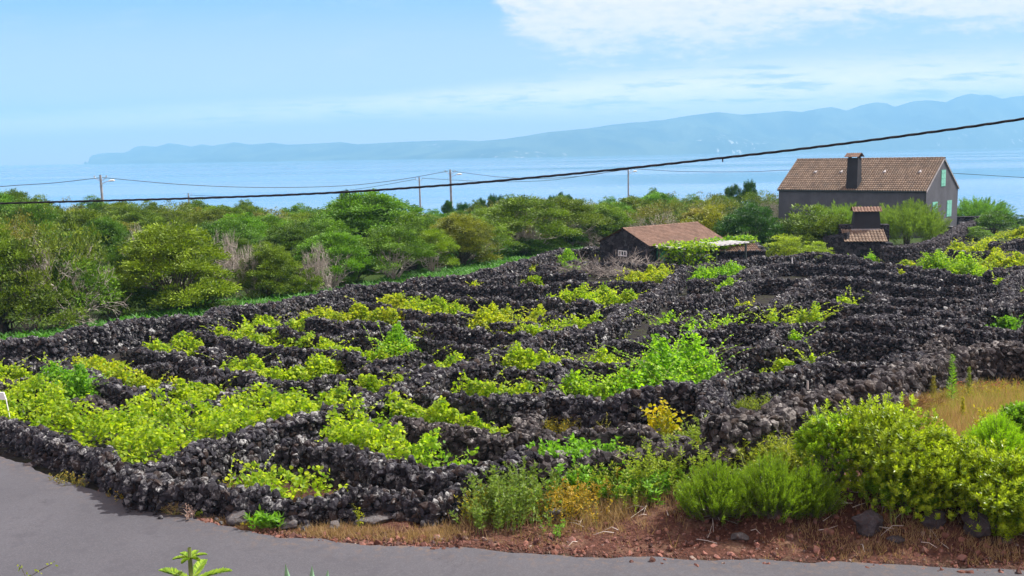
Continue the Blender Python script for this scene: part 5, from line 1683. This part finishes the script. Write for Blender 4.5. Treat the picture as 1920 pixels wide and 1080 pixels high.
# big twisted cable close to the camera
kp = [(-500, 394, 15.0), (-200, 388, 14.4), (0, 381.5, 14), (190, 376.5, 13.6), (420, 370, 13.1), (640, 360.5, 12.7), (846, 346.5, 12.3), (1010, 332, 12.0), (1178, 315.5, 11.7), (1355, 296, 11.4), (1500, 279.5, 11.1), (1700, 254, 10.8), (1920, 222.5, 10.4), (2200, 176, 10), (2500, 118, 9.6), (3300, -60, 9.0), (4300, -300, 8.4)]
w_ = catm(np.array([at(a, b, Y) for a, b, Y in kp]), 90)
mb = MB()
tan = np.gradient(w_, axis=0); tan /= np.linalg.norm(tan, axis=1, keepdims=True)
sd_ = np.cross(tan, [0, 0, 1]); sd_ /= np.linalg.norm(sd_, axis=1, keepdims=True); upv = np.cross(sd_, tan)
dl = np.r_[0, np.cumsum(np.linalg.norm(np.diff(w_, axis=0), axis=1))]
for k in range(3):
    ph = dl * 2 * math.pi / .55 + k * 2.094
    mb.tube(w_ + .0078 * (np.cos(ph)[:, None] * sd_ + np.sin(ph)[:, None] * upv), .0073, 5)
q = np.abs(w_[:, 0] - at(1355, 296, 11.4)[0]).argmin()
mb.tube([w_[q] + (0, 0, .01), w_[q] - (0, 0, .045)], .008, 5)
tag(mb.build('power_cable', M['black'], None, True), 'thick black twisted cable crossing the whole view in the foreground', 'cable')
# stakes and the white post at the left edge
def stake(label, px, top, base, rad=.02, mat='bark', h=0.4):
    b = P(px, base, h * .8); t_ = at(px, top, b[1])
    mb = MB(); g = float(terr(b[0], b[1])); mb.tube([(0, 0, 0), (.01, 0, (t_[2] - g) * .6), (.0, .0, t_[2] - g)], rad, 6)
    o = mb.build('stake', M[mat]); o.location = (b[0], b[1], g)
    tag(o, label, 'stake')
stake('white stake standing in the far right field', 1485, 483, 495, .035, 'white', .7)
stake('weathered stick left of two behind the big rough wall', 1514, 715, 738, .025, 'twig', 1.2)
stake('weathered stick right of two behind the big rough wall', 1540, 722, 735, .03, 'twig', 1.2)
b = P(1, 778, .7); g = float(terr(b[0], b[1]))
cr_ = empty('white_sign', (b[0] - .05, b[1] + .5, g)); tag(cr_, 'white panel on thin legs standing in the vines at the left edge', 'sign')
mb = MB(); mb.hexa([(-.35, -.02, 1.0), (-.02, -.02, .98), (-.02, .02, .98), (-.35, .02, 1.0), (-.38, -.02, 1.2), (-.07, -.02, 1.18), (-.07, .02, 1.18), (-.38, .02, 1.2)], .5); mb.build('panel', M['white'], cr_)
for a in (-.3, .02): mb = MB(); mb.tube([(a + .06, 0, 0), (a - .05, 0, 1.0)], .014, 5); mb.build('leg', M['white'], cr_)
# ------------------------------------------------------------------ roadside shrubs, weeds, rocks
def rosette_bush(label, px, base, top, wpx, seed, tint=(1, 1, 1), depth=1.0, tips=900, ll=.085, lw=.026, per=9, name='shrub', Y=None):
    rs = np.random.RandomState(seed)
    b = P(px, base) if Y is None else at(px, base, Y)
    b = np.array([b[0], b[1], float(terr(b[0], b[1]))])
    dpt = (b - EYE) @ F_
    R = wpx * dpt / FPX / 2
    H = CAMZ + ray(px, top)[2] * b[1] - b[2]
    lobes = 11
    LC = []
    for i in range(lobes):
        a = i * 2.39996 + rs.uniform(-.4, .4); q = math.sqrt((i + .3) / lobes)
        LC.append((R * .68 * q * math.cos(a), R * .68 * q * math.sin(a) * depth, H * (.80 - .42 * q ** 2 * rs.uniform(.5, 1.1)), R * .36 * rs.uniform(.65, 1.5)))
    C = []; D = []
    for (x, y, z, r) in LC:
        n = tips // lobes
        d = rdir(rs, n); d[:, 2] = np.abs(d[:, 2]) * 1.2 - .45
        d[:, :2] += np.array([x, y]) / R * .5; d /= np.linalg.norm(d, axis=1, keepdims=True)
        rr = rs.uniform(.62, 1.22, (n, 1))
        c = np.array([x, y, z]) + d * np.array([r, r * depth, min(r * .95, H * .32)]) * rr
        lowm = rs.rand(n) < .16; c[lowm, 2] = rs.uniform(.05, .45, lowm.sum()) * H; c[:, 2] = np.maximum(c[:, 2], .12 * rs.rand(n) + .05)
        C.append(c); dd = d * .75 + np.array([0, 0, .75]) + rs.normal(0, .22, (n, 3)); D.append(dd / np.linalg.norm(dd, axis=1, keepdims=True))
    C = np.concatenate(C); D = np.concatenate(D); n = len(C)
    # shoots: three whorls per tip, opening upwards
    VV = []; FF = []; RR = []; nv = 0
    K0 = rs.rand(n)
    for wh, (back, opn, sc, cnt) in enumerate(((0.0, .55, .75, per // 2), (.045, 1.0, 1.0, per), (.10, 1.6, 1.1, per))):
        c = np.repeat(C - D * back, cnt, 0); d = np.repeat(D, cnt, 0)
        t = np.cross(d, rdir(rs, len(d))); t /= np.linalg.norm(t, axis=1, keepdims=True)
        A = d + t * opn
        V, F = leaves(c, A, d * 1.0 - t * .3, ll * sc * rs.uniform(.75, 1.2, len(c)), lw * rs.uniform(.85, 1.2, len(c)), DIAMOND, .18)
        VV.append(V); FF.append(F + nv); nv += len(V)
        RR.append(np.repeat(np.clip(np.repeat(K0, cnt) * .45 + .5 * (1 - wh / 3) + rs.uniform(-.15, .15, len(c)), 0, 1), 4))
    r = empty(name, b); tag(r, label, 'shrub')
    o = obj('foliage', mesh_of('foliage', np.concatenate(VV), np.concatenate(FF), [M['leaf_gloss']], {'rnd': np.concatenate(RR)}), r); o.color = (*tint, 1)
    mb = MB()
    for (x, y, z, rr) in LC:
        mb.tube([(rs.uniform(-.12, .12), rs.uniform(-.12, .12), -.05), (x * .4, y * .4, z * .4), (x * .8, y * .8, z * .8), (x, y, z + rr * .3)], [.035, .028, .018, .008], 5)
        for k in range(4):
            d = rdir(rs, 1)[0]
            mb.tube([(x * .8, y * .8, z * .8), (x + d[0] * rr * .8, y + d[1] * rr * .8, z + abs(d[2]) * rr * .6)], [.012, .005], 4)
    mb.build('stems', M['bark'], r)
    return r

def heath_bush(label, px, base, top, wpx, seed, tint=(.45, .55, .7), strands=620):
    """tree heath: dense upright feathery plumes"""
    rs = np.random.RandomState(seed)
    b = P(px, base); dpt = (b - EYE) @ F_
    R = wpx * dpt / FPX / 2; H = CAMZ + ray(px, top)[2] * b[1] - b[2]
    C = []; A = []; RR = []; mb = MB()
    for s in range(strands):
        a = rs.uniform(0, 6.28); q = math.sqrt(rs.rand())
        root = np.array([R * .7 * q * math.cos(a), R * .7 * q * math.sin(a), H * (.10 + .50 * (1 - q) + rs.uniform(-.1, .15))])
        d = np.array([math.cos(a) * q * .7, math.sin(a) * q * .7, 1.0]) + rs.normal(0, .16, 3); d /= np.linalg.norm(d)
        ln = H * rs.uniform(.22, .42); k = int(46 * max(ln / .3, .6)); t = rs.rand(k)
        C.append(root + d * ln * t[:, None] + rs.normal(0, .012, (k, 3)))
        A.append(d + rs.normal(0, .42, (k, 3))); RR.append(np.clip(.25 + .6 * t + rs.uniform(-.2, .2, k), 0, 1))
        if s % 5 == 0: mb.tube([(rs.uniform(-.06, .06), rs.uniform(-.06, .06), -.03), root * [.4, .4, .5], root, root + d * ln], [.02, .014, .009, .003], 4)
    C = np.concatenate(C); A = np.concatenate(A); RR = np.concatenate(RR); n = len(C)
    V, F = leaves(C, A, rdir(rs, n), .05 * rs.uniform(.7, 1.3, n), .010, DIAMOND)
    r = empty('heath_bush', b); tag(r, label, 'shrub')
    o = obj('foliage', mesh_of('foliage', V, F, [M['leaf_gloss']], {'rnd': np.repeat(RR, 4)}), r); o.color = (*tint, 1)
    mb.build('stems', M['bark'], r)
    return r
PT = (1.05, 1.0, .9); PT2 = (.85, 1, .9)
rosette_bush('broad glossy bush with the highest bright tip above the rough wall', 1650, 935, 752, 270, 1, PT, .8, 1500)
rosette_bush('left-hand glossy bush beside the feathery heath bushes', 1560, 925, 768, 150, 2, PT2, .8, 800)
rosette_bush('glossy bush at the centre of the bright hedge-like row', 1745, 955, 815, 250, 3, PT, .8, 1500)
rosette_bush('dense glossy bush on the right of the row above the dark rocks', 1850, 975, 850, 240, 4, PT, .8, 1400)
rosette_bush('glossy bush cut by the right edge of the photo', 1935, 985, 865, 190, 5, PT2, .8, 900)
rosette_bush('low shaded glossy bush in front of the row', 1690, 948, 868, 150, 6, (.6, .8, .9), .8, 600)
rosette_bush('dark green bush at the right edge above the dry grass', 1922, 850, 752, 110, 7, (.6, .85, .8), .9, 600)
rosette_bush('small bright sprig below the dark rock at the right edge', 1885, 1010, 975, 55, 8, PT, .9, 90)
heath_bush('round feathery heath bush left of two on the soil bank', 1345, 968, 862, 160, 11)
heath_bush('round feathery heath bush right of two on the soil bank', 1445, 968, 845, 150, 12)
heath_bush('low dark heath bush between the feathery ones and the glossy row', 1520, 965, 868, 110, 13, (.4, .5, .5))
heath_bush('feathery heath bush in the dry grass at the right', 1868, 862, 775, 110, 14, (.75, 1.0, .6))
heath_bush('little heath sprig in front of the left feathery bush', 1300, 965, 905, 60, 15, (.7, 1.0, .5), 120)

def weed_patch(label, px, wdt, H, n, seed, tints, cat='weeds', leaf=.07, lw=.022, kind_=None, name='weed_clump', mat='weed', stemmat='stem', up=1.0):
    rs = np.random.RandomState(seed)
    pw = np.array([P(a, b, H * .45)[:2] for a, b in px]); C0, tot = resample(np.c_[pw, pw * 0][:, :3], .08)
    org = np.array([*pw.mean(0), 0]); org[2] = float(terr(org[0], org[1]))
    r = empty(name, org); tag(r, label, cat)
    mb = MB(); VV = []; FF = []; RR = []; nv = 0
    if H > .5 and n > 30: n = int(n * 2.1); H *= .88; leaf *= 1.05; lw *= 1.2
    for s in range(n):
        k = rs.randint(len(C0)); x, y = C0[k, 0] + rs.normal(0, wdt * .35), C0[k, 1] + rs.normal(0, wdt * .35)
        z = float(terr(x, y)); h = H * rs.uniform(.45, 1.1)
        ln = rs.normal(0, .28, 2) * h
        t = np.linspace(0, 1, 5)[:, None]
        c = np.array([x, y, z]) + np.array([0, 0, h * up]) * t + np.array([ln[0], ln[1], -.15 * h]) * t ** 2
        mb.tube(c - org, np.linspace(.007, .003, 5), 3)
        m_ = max(8, int(h * 46)); tt = rs.uniform(.15, 1, m_)
        cp = np.stack([np.interp(tt, t[:, 0], c[:, q]) for q in range(3)], 1) - org
        A = rdir(rs, m_); A[:, 2] = A[:, 2] * .4 + .45
        V, F = leaves(cp, A, rdir(rs, m_) + [0, 0, .6], leaf * rs.uniform(.6, 1.3, m_), lw * rs.uniform(.8, 1.3, m_), DIAMOND, .1)
        VV.append(V); FF.append(F + nv); nv += len(V); RR.append(np.repeat(rs.rand(m_), 4))
    o = obj('leaves', mesh_of('leaves', np.concatenate(VV), np.concatenate(FF), [M[mat]], {'rnd': np.concatenate(RR)}), r); o.color = (*tints, 1)
    mb.build('stems', M[stemmat], r)
    return r
WG = (.65, .85, .7); WY = (1.5, 1.2, .6); WO = (1.6, .95, .6); WB = (.7, 1.3, .5)
weed_patch('tall tangled green weeds left of the overgrown front wall', [(925, 945), (965, 915), (1000, 905)], 1.0, 1.1, 90, 21, WG, leaf=.09, lw=.028)
weed_patch('orange-yellow dried weeds at the left foot of the tangled weeds', [(905, 950), (930, 935)], .6, .7, 60, 22, WY, leaf=.06)
weed_patch('yellow and orange stalks on the soil below the overgrown wall', [(1040, 945), (1075, 925), (1110, 930)], .8, .75, 75, 23, WO, leaf=.06)
weed_patch('green creeper climbing over the overgrown front wall', [(1045, 868), (1075, 858), (1110, 868)], .9, 1.0, 90, 24, WB, leaf=.11, lw=.05)
weed_patch('green leaves hanging on the front wall right of the creeper', [(1085, 905), (1130, 890)], .6, .7, 40, 25, WB, leaf=.1, lw=.045)
weed_patch('bushy yellow-green weeds in front of the plot entrance', [(1190, 880), (1230, 865), (1270, 870)], 1.1, 1.1, 120, 26, (1.1, 1.25, .6), leaf=.08)
weed_patch('orange-leaved weeds among the bushy yellow-green ones', [(1265, 865), (1285, 850)], .5, .8, 40, 27, WO)
weed_patch('tall green weeds left of the glossy bushes by the rough wall', [(1300, 832), (1340, 820), (1375, 815)], .9, 1.0, 95, 28, (1.0, 1.15, .7), leaf=.08)
weed_patch('bright green broad-leaved weeds left of the heath bushes', [(1180, 915), (1215, 905), (1250, 900)], .7, .6, 70, 29, WB, leaf=.12, lw=.03)
weed_patch('green and orange-tipped weeds behind the heath bushes', [(1400, 850), (1440, 845), (1480, 850), (1510, 855)], .9, .9, 110, 30, (1.1, 1.1, .6), leaf=.09)
weed_patch('thin pale weeds standing against the tall shaded wall', [(1118, 800), (1130, 803)], .3, .9, 10, 31, (1.2, .9, .9), leaf=.04)
weed_patch('dry and yellow grass in the small plot with brown stones', [(1015, 800), (1045, 797), (1078, 804)], .7, .5, 70, 32, (1.6, 1.1, .5), leaf=.08, lw=.014)
weed_patch('green and dry grass filling the plot beside the lit end stub', [(1365, 757), (1400, 755), (1450, 757)], .9, .45, 110, 33, (1.0, 1.1, .6), leaf=.08, lw=.016)
weed_patch('low yellow-green growth on the floor of the plot with the boulder vine', [(420, 905), (480, 925), (560, 925), (640, 920)], .7, .25, 60, 34, WY, leaf=.06)
weed_patch('grassy weeds under the tall green weed in the dry field', [(1690, 760), (1740, 745), (1800, 740), (1860, 735), (1915, 725)], 1.2, .5, 170, 35, (1.5, 1.1, .5), leaf=.08, lw=.014)
weed_patch('reddish dried weeds at the foot of the big wall, right', [(1790, 728), (1835, 725), (1870, 728), (1895, 728)], .5, .5, 30, 36, (1.2, .55, .7), leaf=.05, mat='drygrass', stemmat='bark')
weed_patch('pale yellow spiky weed in the dry field near the glossy bushes', [(1838, 800), (1842, 780)], .2, .8, 22, 37, (1.7, 1.3, .4), leaf=.07)
weed_patch('slender yellow weed left of the spiky one in the dry field', [(1803, 775)], .1, .6, 8, 38, (1.4, 1.2, .4), leaf=.06) if False else None
weed_patch('little yellow roadside plants left of the grey boulder', [(372, 962), (380, 960)], .1, .22, 14, 39, (1.2, 1.4, .3), leaf=.05)
weed_patch('bright yellow stonecrop cushion in front of the grey boulder', [(446, 975), (452, 972)], .12, .18, 30, 40, (1.8, 1.4, .2), leaf=.04)
weed_patch('second yellow stonecrop cushion right of the grey boulder', [(466, 980), (474, 979)], .12, .18, 30, 41, (1.8, 1.4, .2), leaf=.04)
weed_patch('broad green leaves growing behind the grey boulder', [(490, 978), (515, 977)], .25, .34, 26, 42, WB, leaf=.16, lw=.05)
weed_patch('upright yellow weed by the brown boulder', [(673, 962), (675, 975)], .08, .45, 8, 43, (1.4, 1.3, .4), leaf=.05)
weed_patch('silver dry plant at the road edge below the corner', [(355, 962), (362, 955)], .12, .4, 16, 44, (1.6, 1.5, 2.5), leaf=.03, mat='drygrass', stemmat='twig')
weed_patch('dry weeds at the road edge under the left wall', [(98, 890), (125, 900), (150, 905)], .3, .4, 30, 45, (1.2, .8, .8), leaf=.05)
weed_patch('yellow and red weeds at the foot of the wall corner', [(215, 922), (245, 932), (280, 945)], .3, .3, 55, 46, (1.6, .9, .5), leaf=.05)
weed_patch('straw-coloured grass tuft where the road passes the wall corner', [(305, 948), (335, 957)], .25, .28, 90, 47, (1.1, 1.1, 1.0), leaf=.14, lw=.008, mat='drygrass')
weed_patch('small green weed on the bare soil bank', [(1047, 998), (1049, 985)], .1, .3, 12, 48, WB, leaf=.06)
weed_patch('leafy lupin-like plant in the shade of the glossy row', [(1725, 935), (1750, 928)], .35, .5, 26, 49, (.8, 1.3, .5), leaf=.16, lw=.03)
weed_patch('dry seed stalks under the glossy row', [(1640, 945), (1660, 940), (1695, 945)], .3, .7, 18, 50, (1.4, 1.1, .6), leaf=.03)
weed_patch('brown grass clump at the left foot of the dry field', [(1690, 765), (1720, 760)], .5, .6, 70, 51, (.7, .55, .5), leaf=.25, lw=.01, mat='drygrass', stemmat='bark')
# tall single weed
def tall_weed(label, px, base, top, seed, tint, w_=.10, hgt=0.):
    rs = np.random.RandomState(seed)
    b = P(px, base); H = CAMZ + ray(px, top)[2] * b[1] - b[2]
    r = empty('tall_weed', b); tag(r, label, 'weed')
    mb = MB(); mb.tube([(0, 0, 0), (.02, 0, H * .5), (0, 0, H)], [.014, .011, .005], 5); mb.build('stem', M['stem'], r)
    n = 420; z = rs.uniform(.12, 1, n) * H; a = rs.uniform(0, 6.28, n)
    A = np.stack([np.cos(a), np.sin(a), rs.uniform(.1, .9, n)], 1)
    V, F = leaves(np.stack([z * 0, z * 0, z], 1), A, rdir(rs, n) + [0, 0, 1], w_ * rs.uniform(.7, 1.2, n) * (1.25 - .8 * z / H), .014, DIAMOND, .1)
    o = obj('leaves', mesh_of('leaves', V, F, [M['weed']], {'rnd': np.repeat(rs.rand(n), 4)}), r); o.color = (*tint, 1)
tall_weed('tall green spike-like weed rising against the big rough wall', 1783, 762, 666, 1, (.9, 1.5, .6), .19)
tall_weed('shorter brownish spike left of the tall green weed', 1749, 755, 705, 2, (1.3, 1.0, .9), .14)
tall_weed('slim yellow spike in the dry field right of the tall weed', 1804, 790, 745, 3, (1.6, 1.3, .4), .10)
tall_weed('thin branching weed between the tall weed and the red weeds', 1815, 750, 688, 4, (.8, .9, .5), .12)

# boulders
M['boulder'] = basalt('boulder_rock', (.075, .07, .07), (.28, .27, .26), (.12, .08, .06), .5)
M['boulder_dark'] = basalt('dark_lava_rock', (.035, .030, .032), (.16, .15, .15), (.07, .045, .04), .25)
def boulder(label, px, base, wpx, hpx, seed, mat='boulder', d=.8):
    rs = np.random.RandomState(seed)
    b = P(px, base); dpt = (b - EYE) @ F_; w_ = wpx * dpt / FPX / 2; h = hpx * dpt / FPX
    V, F = ICO[4]; V = V.copy()
    for q in rdir(rs, 16):
        hh = rs.uniform(.4, .8); t = V @ q; V = V - np.clip(t - hh, 0, None)[:, None] * q * .95
    ph = rs.uniform(0, 6, 6)
    V *= 1 + .07 * (np.sin(V[:, :1] * 5 + ph[0]) * np.sin(V[:, 1:2] * 6 + ph[1]) + np.sin(V[:, 2:] * 7 + ph[2])) + rs.uniform(-.045, .045, (len(V), 1)) + .05 * np.sin(V[:, :1] * 13 + ph[3]) * np.sin(V[:, 2:] * 11 + ph[4])
    V = V * [w_, w_ * d, h * .62] + [0, 0, h * .38]
    o = obj('boulder', mesh_of('boulder', V, F, [M[mat]], {'rnd': np.full(len(V), .5) + rs.uniform(-.03, .03, len(V))}, True))
    o.location = tuple(b); o.rotation_euler = (0, 0, rs.uniform(-.4, .4))
    tag(o, label, 'rock')
    return o
boulder('large smooth grey boulder lying at the road edge', 449, 981, 68, 32, 1)
boulder('flat brown boulder at the foot of the lowest wall', 708, 980, 84, 22, 2)
boulder('small pale rock right of the grey boulder', 540, 990, 66, 20, 3)
boulder('small rough rock at the road edge by the wall end', 628, 992, 30, 16, 4)
boulder('reddish slab of rock among the orange stalks', 1042, 975, 70, 32, 5, 'boulder')
boulder('dark rough lava rock under the glossy row, leftmost', 1632, 995, 76, 40, 6, 'boulder_dark')
boulder('dark lava rock under the glossy row, middle one', 1750, 990, 62, 36, 7, 'boulder_dark')
boulder('largest dark lava rock at the right under the glossy row', 1832, 1003, 76, 58, 8, 'boulder_dark')
boulder('low brown rock on the bare soil below the heath bushes', 1385, 1012, 46, 20, 9)
boulder('rock half buried in the soil right of the low brown rock', 1680, 1018, 40, 18, 10, 'boulder_dark')
boulder('small dark rock against the wall at the left road edge', 55, 880, 34, 16, 11, 'boulder_dark')
boulder('small grey rock at the road edge right of the dry weeds', 155, 912, 28, 16, 12)
o_ = boulder('flat slab of stone lying on the end of the lowest wall', 884, 942, 46, 12, 13); o_.location.z += .42

# stones, twigs and dry grass strewn on the verge: uncountable
rs = np.random.RandomState(31)
cc = []; ss = []
for _ in range(8000):
    x = rs.uniform(-9, 13); e = float(np.interp(x, EX, EY)); d = abs(rs.normal(0, 1.2)) - .22
    if x < -1: d *= .35
    if d > 3.6: continue
    y = e + d; cc.append((x, y, float(terr(x, y)) + .01)); ss.append(rs.uniform(.008, .03) * (1 if rs.rand() < .90 else rs.uniform(1.8, 3.6)))
V, F, R = stones(rs, np.array(cc), np.array(ss), ST1)
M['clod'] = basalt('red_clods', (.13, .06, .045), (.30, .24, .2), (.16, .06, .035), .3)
tag(obj('gravel', mesh_of('gravel', V, F, [M['clod']], {'rnd': R})), 'loose red clods and small stones strewn on the roadside bank', 'gravel', kind='stuff')

def grass(label, regions, seed, tint, mat='drygrass', name='dry_grass'):
    rs = np.random.RandomState(seed)
    C = []; A = []; L = []
    for (pts, n, h, wd) in regions:
        pw = np.array([P(a, b)[:2] for a, b in pts]); cc_, _t = resample(np.c_[pw, pw * 0][:, :3], .1)
        k = rs.randint(0, len(cc_), n); x = cc_[k, 0] + rs.normal(0, wd, n); y = cc_[k, 1] + rs.normal(0, wd, n)
        gate = (np.sin(x * 2.7 + seed) * np.sin(y * 3.3) + rs.normal(0, .5, n)) > -.35
        x, y = x[gate], y[gate]
        e = np.interp(x, EX, EY); ok = y > e + .12; x, y = x[ok], y[ok]
        m_ = len(x); z = terr(x, y)
        for _k in range(3):
            C.append(np.stack([x + rs.normal(0, .03, m_), y + rs.normal(0, .03, m_), z], 1)); A.append(rs.normal(0, .45, (m_, 3)) * [1, 1, .2] + [0, 0, 1]); L.append(h * rs.uniform(.4, 1.15, m_))
    C = np.concatenate(C); A = np.concatenate(A); L = np.concatenate(L)
    V, F = leaves(C, A, rdir(rs, len(C)), L, .009, BLADE)
    o = obj(name, mesh_of(name, V, F, [M[mat]], {'rnd': np.repeat(rs.rand(len(C)), 4)})); o.color = (*tint, 1)
    tag(o, label, 'grass', kind='stuff')
grass('dry tan and orange grass along the roadside bank', [([(560, 1000), (700, 1003), (850, 1005)], 1500, .16, .22), ([(380, 975), (480, 990), (580, 998)], 700, .12, .12),
      ([(900, 965), (1000, 960), (1120, 955), (1240, 950)], 2600, .30, .45), ([(850, 990), (1000, 990), (1150, 990)], 900, .12, .5), ([(1500, 1000), (1700, 1010), (1915, 1020)], 1500, .16, .5)], 1, (1.0, .95, .95))
grass('dense tan dry grass covering the small field on the right', [([(1700, 790), (1760, 770), (1850, 750), (1930, 745)], 9000, .38, .9), ([(1760, 810), (1830, 800), (1930, 800)], 6000, .30, .9), ([(1800, 830), (1850, 820)], 2500, .3, .5)], 2, (1.15, 1.08, 1.05))
grass('yellow-green grass mixed in the dry field', [([(1700, 795), (1760, 775), (1850, 755), (1930, 745)], 3600, .36, 1.0), ([(1660, 775), (1700, 770)], 900, .3, .5)], 3, (1.0, 1.1, .6), 'weed', 'green_grass')
# fallen sticks
tw = MB(); rs = np.random.RandomState(9)
for i in range(90):
    x = rs.uniform(1.0, 9.5); y = float(np.interp(x, EX, EY)) + rs.uniform(.5, 3.2); a = rs.uniform(0, 6.28); l_ = rs.uniform(.15, .6)
    z = float(terr(x, y)) + .04
    tw.tube([(x, y, z), (x + math.cos(a) * l_ * .5, y + math.sin(a) * l_ * .5, z + rs.uniform(0, .06)), (x + math.cos(a) * l_, y + math.sin(a) * l_, float(terr(x + math.cos(a) * l_, y + math.sin(a) * l_)) + .05)], [.008, .006, .003], 4)
tag(tw.build('fallen_twigs', M['twig']), 'thin pale twigs scattered over the red soil bank', 'twigs', kind='stuff')

# ------------------------------------------------------------------ garden plants right below the camera
M['pine'] = leafmat('young_pine_needles', (.10, .22, .02), (.30, .42, .04), .35)
def norfolk(px, top, Y):
    rs = np.random.RandomState(3)
    tp = at(px, top, Y); g = .45
    r = empty('norfolk_pine', (tp[0], tp[1], g)); tag(r, 'tip of a young star-shaped pine rising at the bottom edge', 'tree')
    H = tp[2] - g
    mb = MB(); mb.tube([(0, 0, 0), (0, 0, H * .6), (0, 0, H - .1), (0, 0, H)], [.06, .035, .012, .010], 6); mb.build('trunk', M['stem'], r)
    C = []; A = []; N = []
    def frond(z, a, L, rise, w_):
        t = np.linspace(0, 1, 60)
        px_ = np.cos(a) * L * t; py_ = np.sin(a) * L * t; pz = z + rise * L * t - .25 * L * t * t
        for s in (-1, 1):
            for k in range(60):
                ww = w_ * math.sin(math.pi * min(1, t[k] * .85 + .12)) ** .6
                for j in range(3):
                    C.append((px_[k], py_[k], pz[k]))
                    A.append((-np.sin(a) * s * 1.0 + np.cos(a) * .9 + rs.normal(0, .12), np.cos(a) * s * 1.0 + np.sin(a) * .9 + rs.normal(0, .12), .30 + .15 * j + rs.normal(0, .1))); N.append(ww * rs.uniform(.8, 1.1))
    def whorl(z, L, n, w_, rise, a0):
        for k in range(n): frond(z, a0 + k * 2 * math.pi / n, L, rise, w_)
    whorl(H - .058, .088, 6, .022, .30, .35)
    whorl(H - .195, .21, 5, .045, .42, .25)
    whorl(H - .42, .5, 6, .09, .3, .8)
    whorl(H - .8, .75, 6, .12, .3, .1)
    C = np.array(C); A = np.array(A)
    V, F = leaves(C, A, np.tile([0, 0, 1.0], (len(C), 1)) + rdir(rs, len(C)) * .3, np.array(N), .010, DIAMOND)
    o = obj('needles', mesh_of('needles', V, F, [M['pine']], {'rnd': np.repeat(rs.rand(len(C)), 4)}), r); o.color = (1.1, 1.05, .8, 1)
norfolk(355, 1027, 5.3)
M['agave'] = simple('agave_leaf', (.20, .34, .20), .5, .2, 3)
q = at(578, 1120, 5.6)
ag = empty('agave', (q[0], q[1], .45)); tag(ag, 'pointed pale green agave leaf tips at the bottom edge', 'plant')
z0a = q[2] - .45
mb = MB(); mb.tube([(0, 0, 0), (0, 0, z0a - .25)], [.12, .08], 8); mb.build('trunk', M['bark'], ag)
for i, (pxt, pyt) in enumerate([(535, 1056), (585, 1059), (615, 1067), (505, 1100), (650, 1105), (560, 1110), (600, 1115)]):
    tip = at(pxt, pyt, 5.6 + (i % 3 - 1) * .06) - np.array([q[0], q[1], .45])
    b0 = np.array([0, 0, z0a - .28]); t = np.linspace(0, 1, 9)
    mid_ = (b0 + tip) / 2 + np.array([tip[0] * .25, .05 * (i - 3) * .3, -.03])
    c = ((1 - t) ** 2)[:, None] * b0 + (2 * t * (1 - t))[:, None] * mid_ + (t * t)[:, None] * tip
    wv = .034 * np.sin(np.pi * np.clip(.2 + t * .8, 0, 1)) ** .7
    V = []
    for k in range(9):
        V += [c[k] + [-wv[k], 0, 0], c[k] + [0, .012 * (1 - t[k]), -.004], c[k] + [wv[k], 0, 0], c[k] + [0, -.010 * (1 - t[k]) - .001, 0]]
    F = [(k * 4 + j, k * 4 + (j + 1) % 4, k * 4 + 4 + (j + 1) % 4, k * 4 + 4 + j) for k in range(8) for j in range(4)]
    obj('leaf', mesh_of('leaf', np.array(V), np.array(F), [M['agave']], {'rnd': np.full(36, .5)}, True), ag)
q = at(50, 1085, 5.5); tp = at(97, 1058, 5.5)
tg = empty('garden_twig', (q[0], q[1], .45)); tag(tg, 'thin twig with few tiny leaves at the bottom left edge', 'plant')
o_ = np.array([q[0], q[1], .45]); mb = MB()
mb.tube([(0, 0, 0), q - o_, (q + tp) / 2 - o_ + [.01, 0, .01], tp - o_], [.012, .004, .003, .002], 4)
e2 = at(38, 1060, 5.5); mb.tube([q - o_, e2 - o_], [.003, .002], 4); mb.build('stems', M['bark'], tg)
rs = np.random.RandomState(2)
cpt = np.array([tp - o_, (q + tp) / 2 - o_, e2 - o_, q - o_])[rs.randint(0, 4, 26)] + rs.normal(0, .012, (26, 3))
V, F = leaves(cpt, rdir(rs, 26), rdir(rs, 26), .022, .012, DIAMOND)
o = obj('leaves', mesh_of('leaves', V, F, [M['weed']], {'rnd': np.repeat(rs.rand(26), 4)}), tg); o.color = (1, 1, .6, 1)

# ------------------------------------------------------------------ air
HZ_ON = True
if HZ_ON:
    mb = MB(); mb.box((-25000, -120, -62), (25000, 15400, 720))
    ob = mb.build('haze', None)
    mt, t, out = newmat('sea_haze')
    vp = t.n('ShaderNodeVolumePrincipled')
    vp.inputs['Color'].default_value = (.29, .65, 1.0, 1)
    vp.inputs['Absorption Color'].default_value = (0, 0, 0, 1)
    vp.inputs['Density'].default_value = 1.65e-4
    vp.inputs['Anisotropy'].default_value = 0.0
    t.l(vp.outputs[0], out.inputs['Volume'])
    ob.data.materials.clear(); ob.data.materials.append(mt)
    tag(ob, 'pale blue sea haze', 'haze', kind='stuff')
print('objects', len(bpy.data.objects))
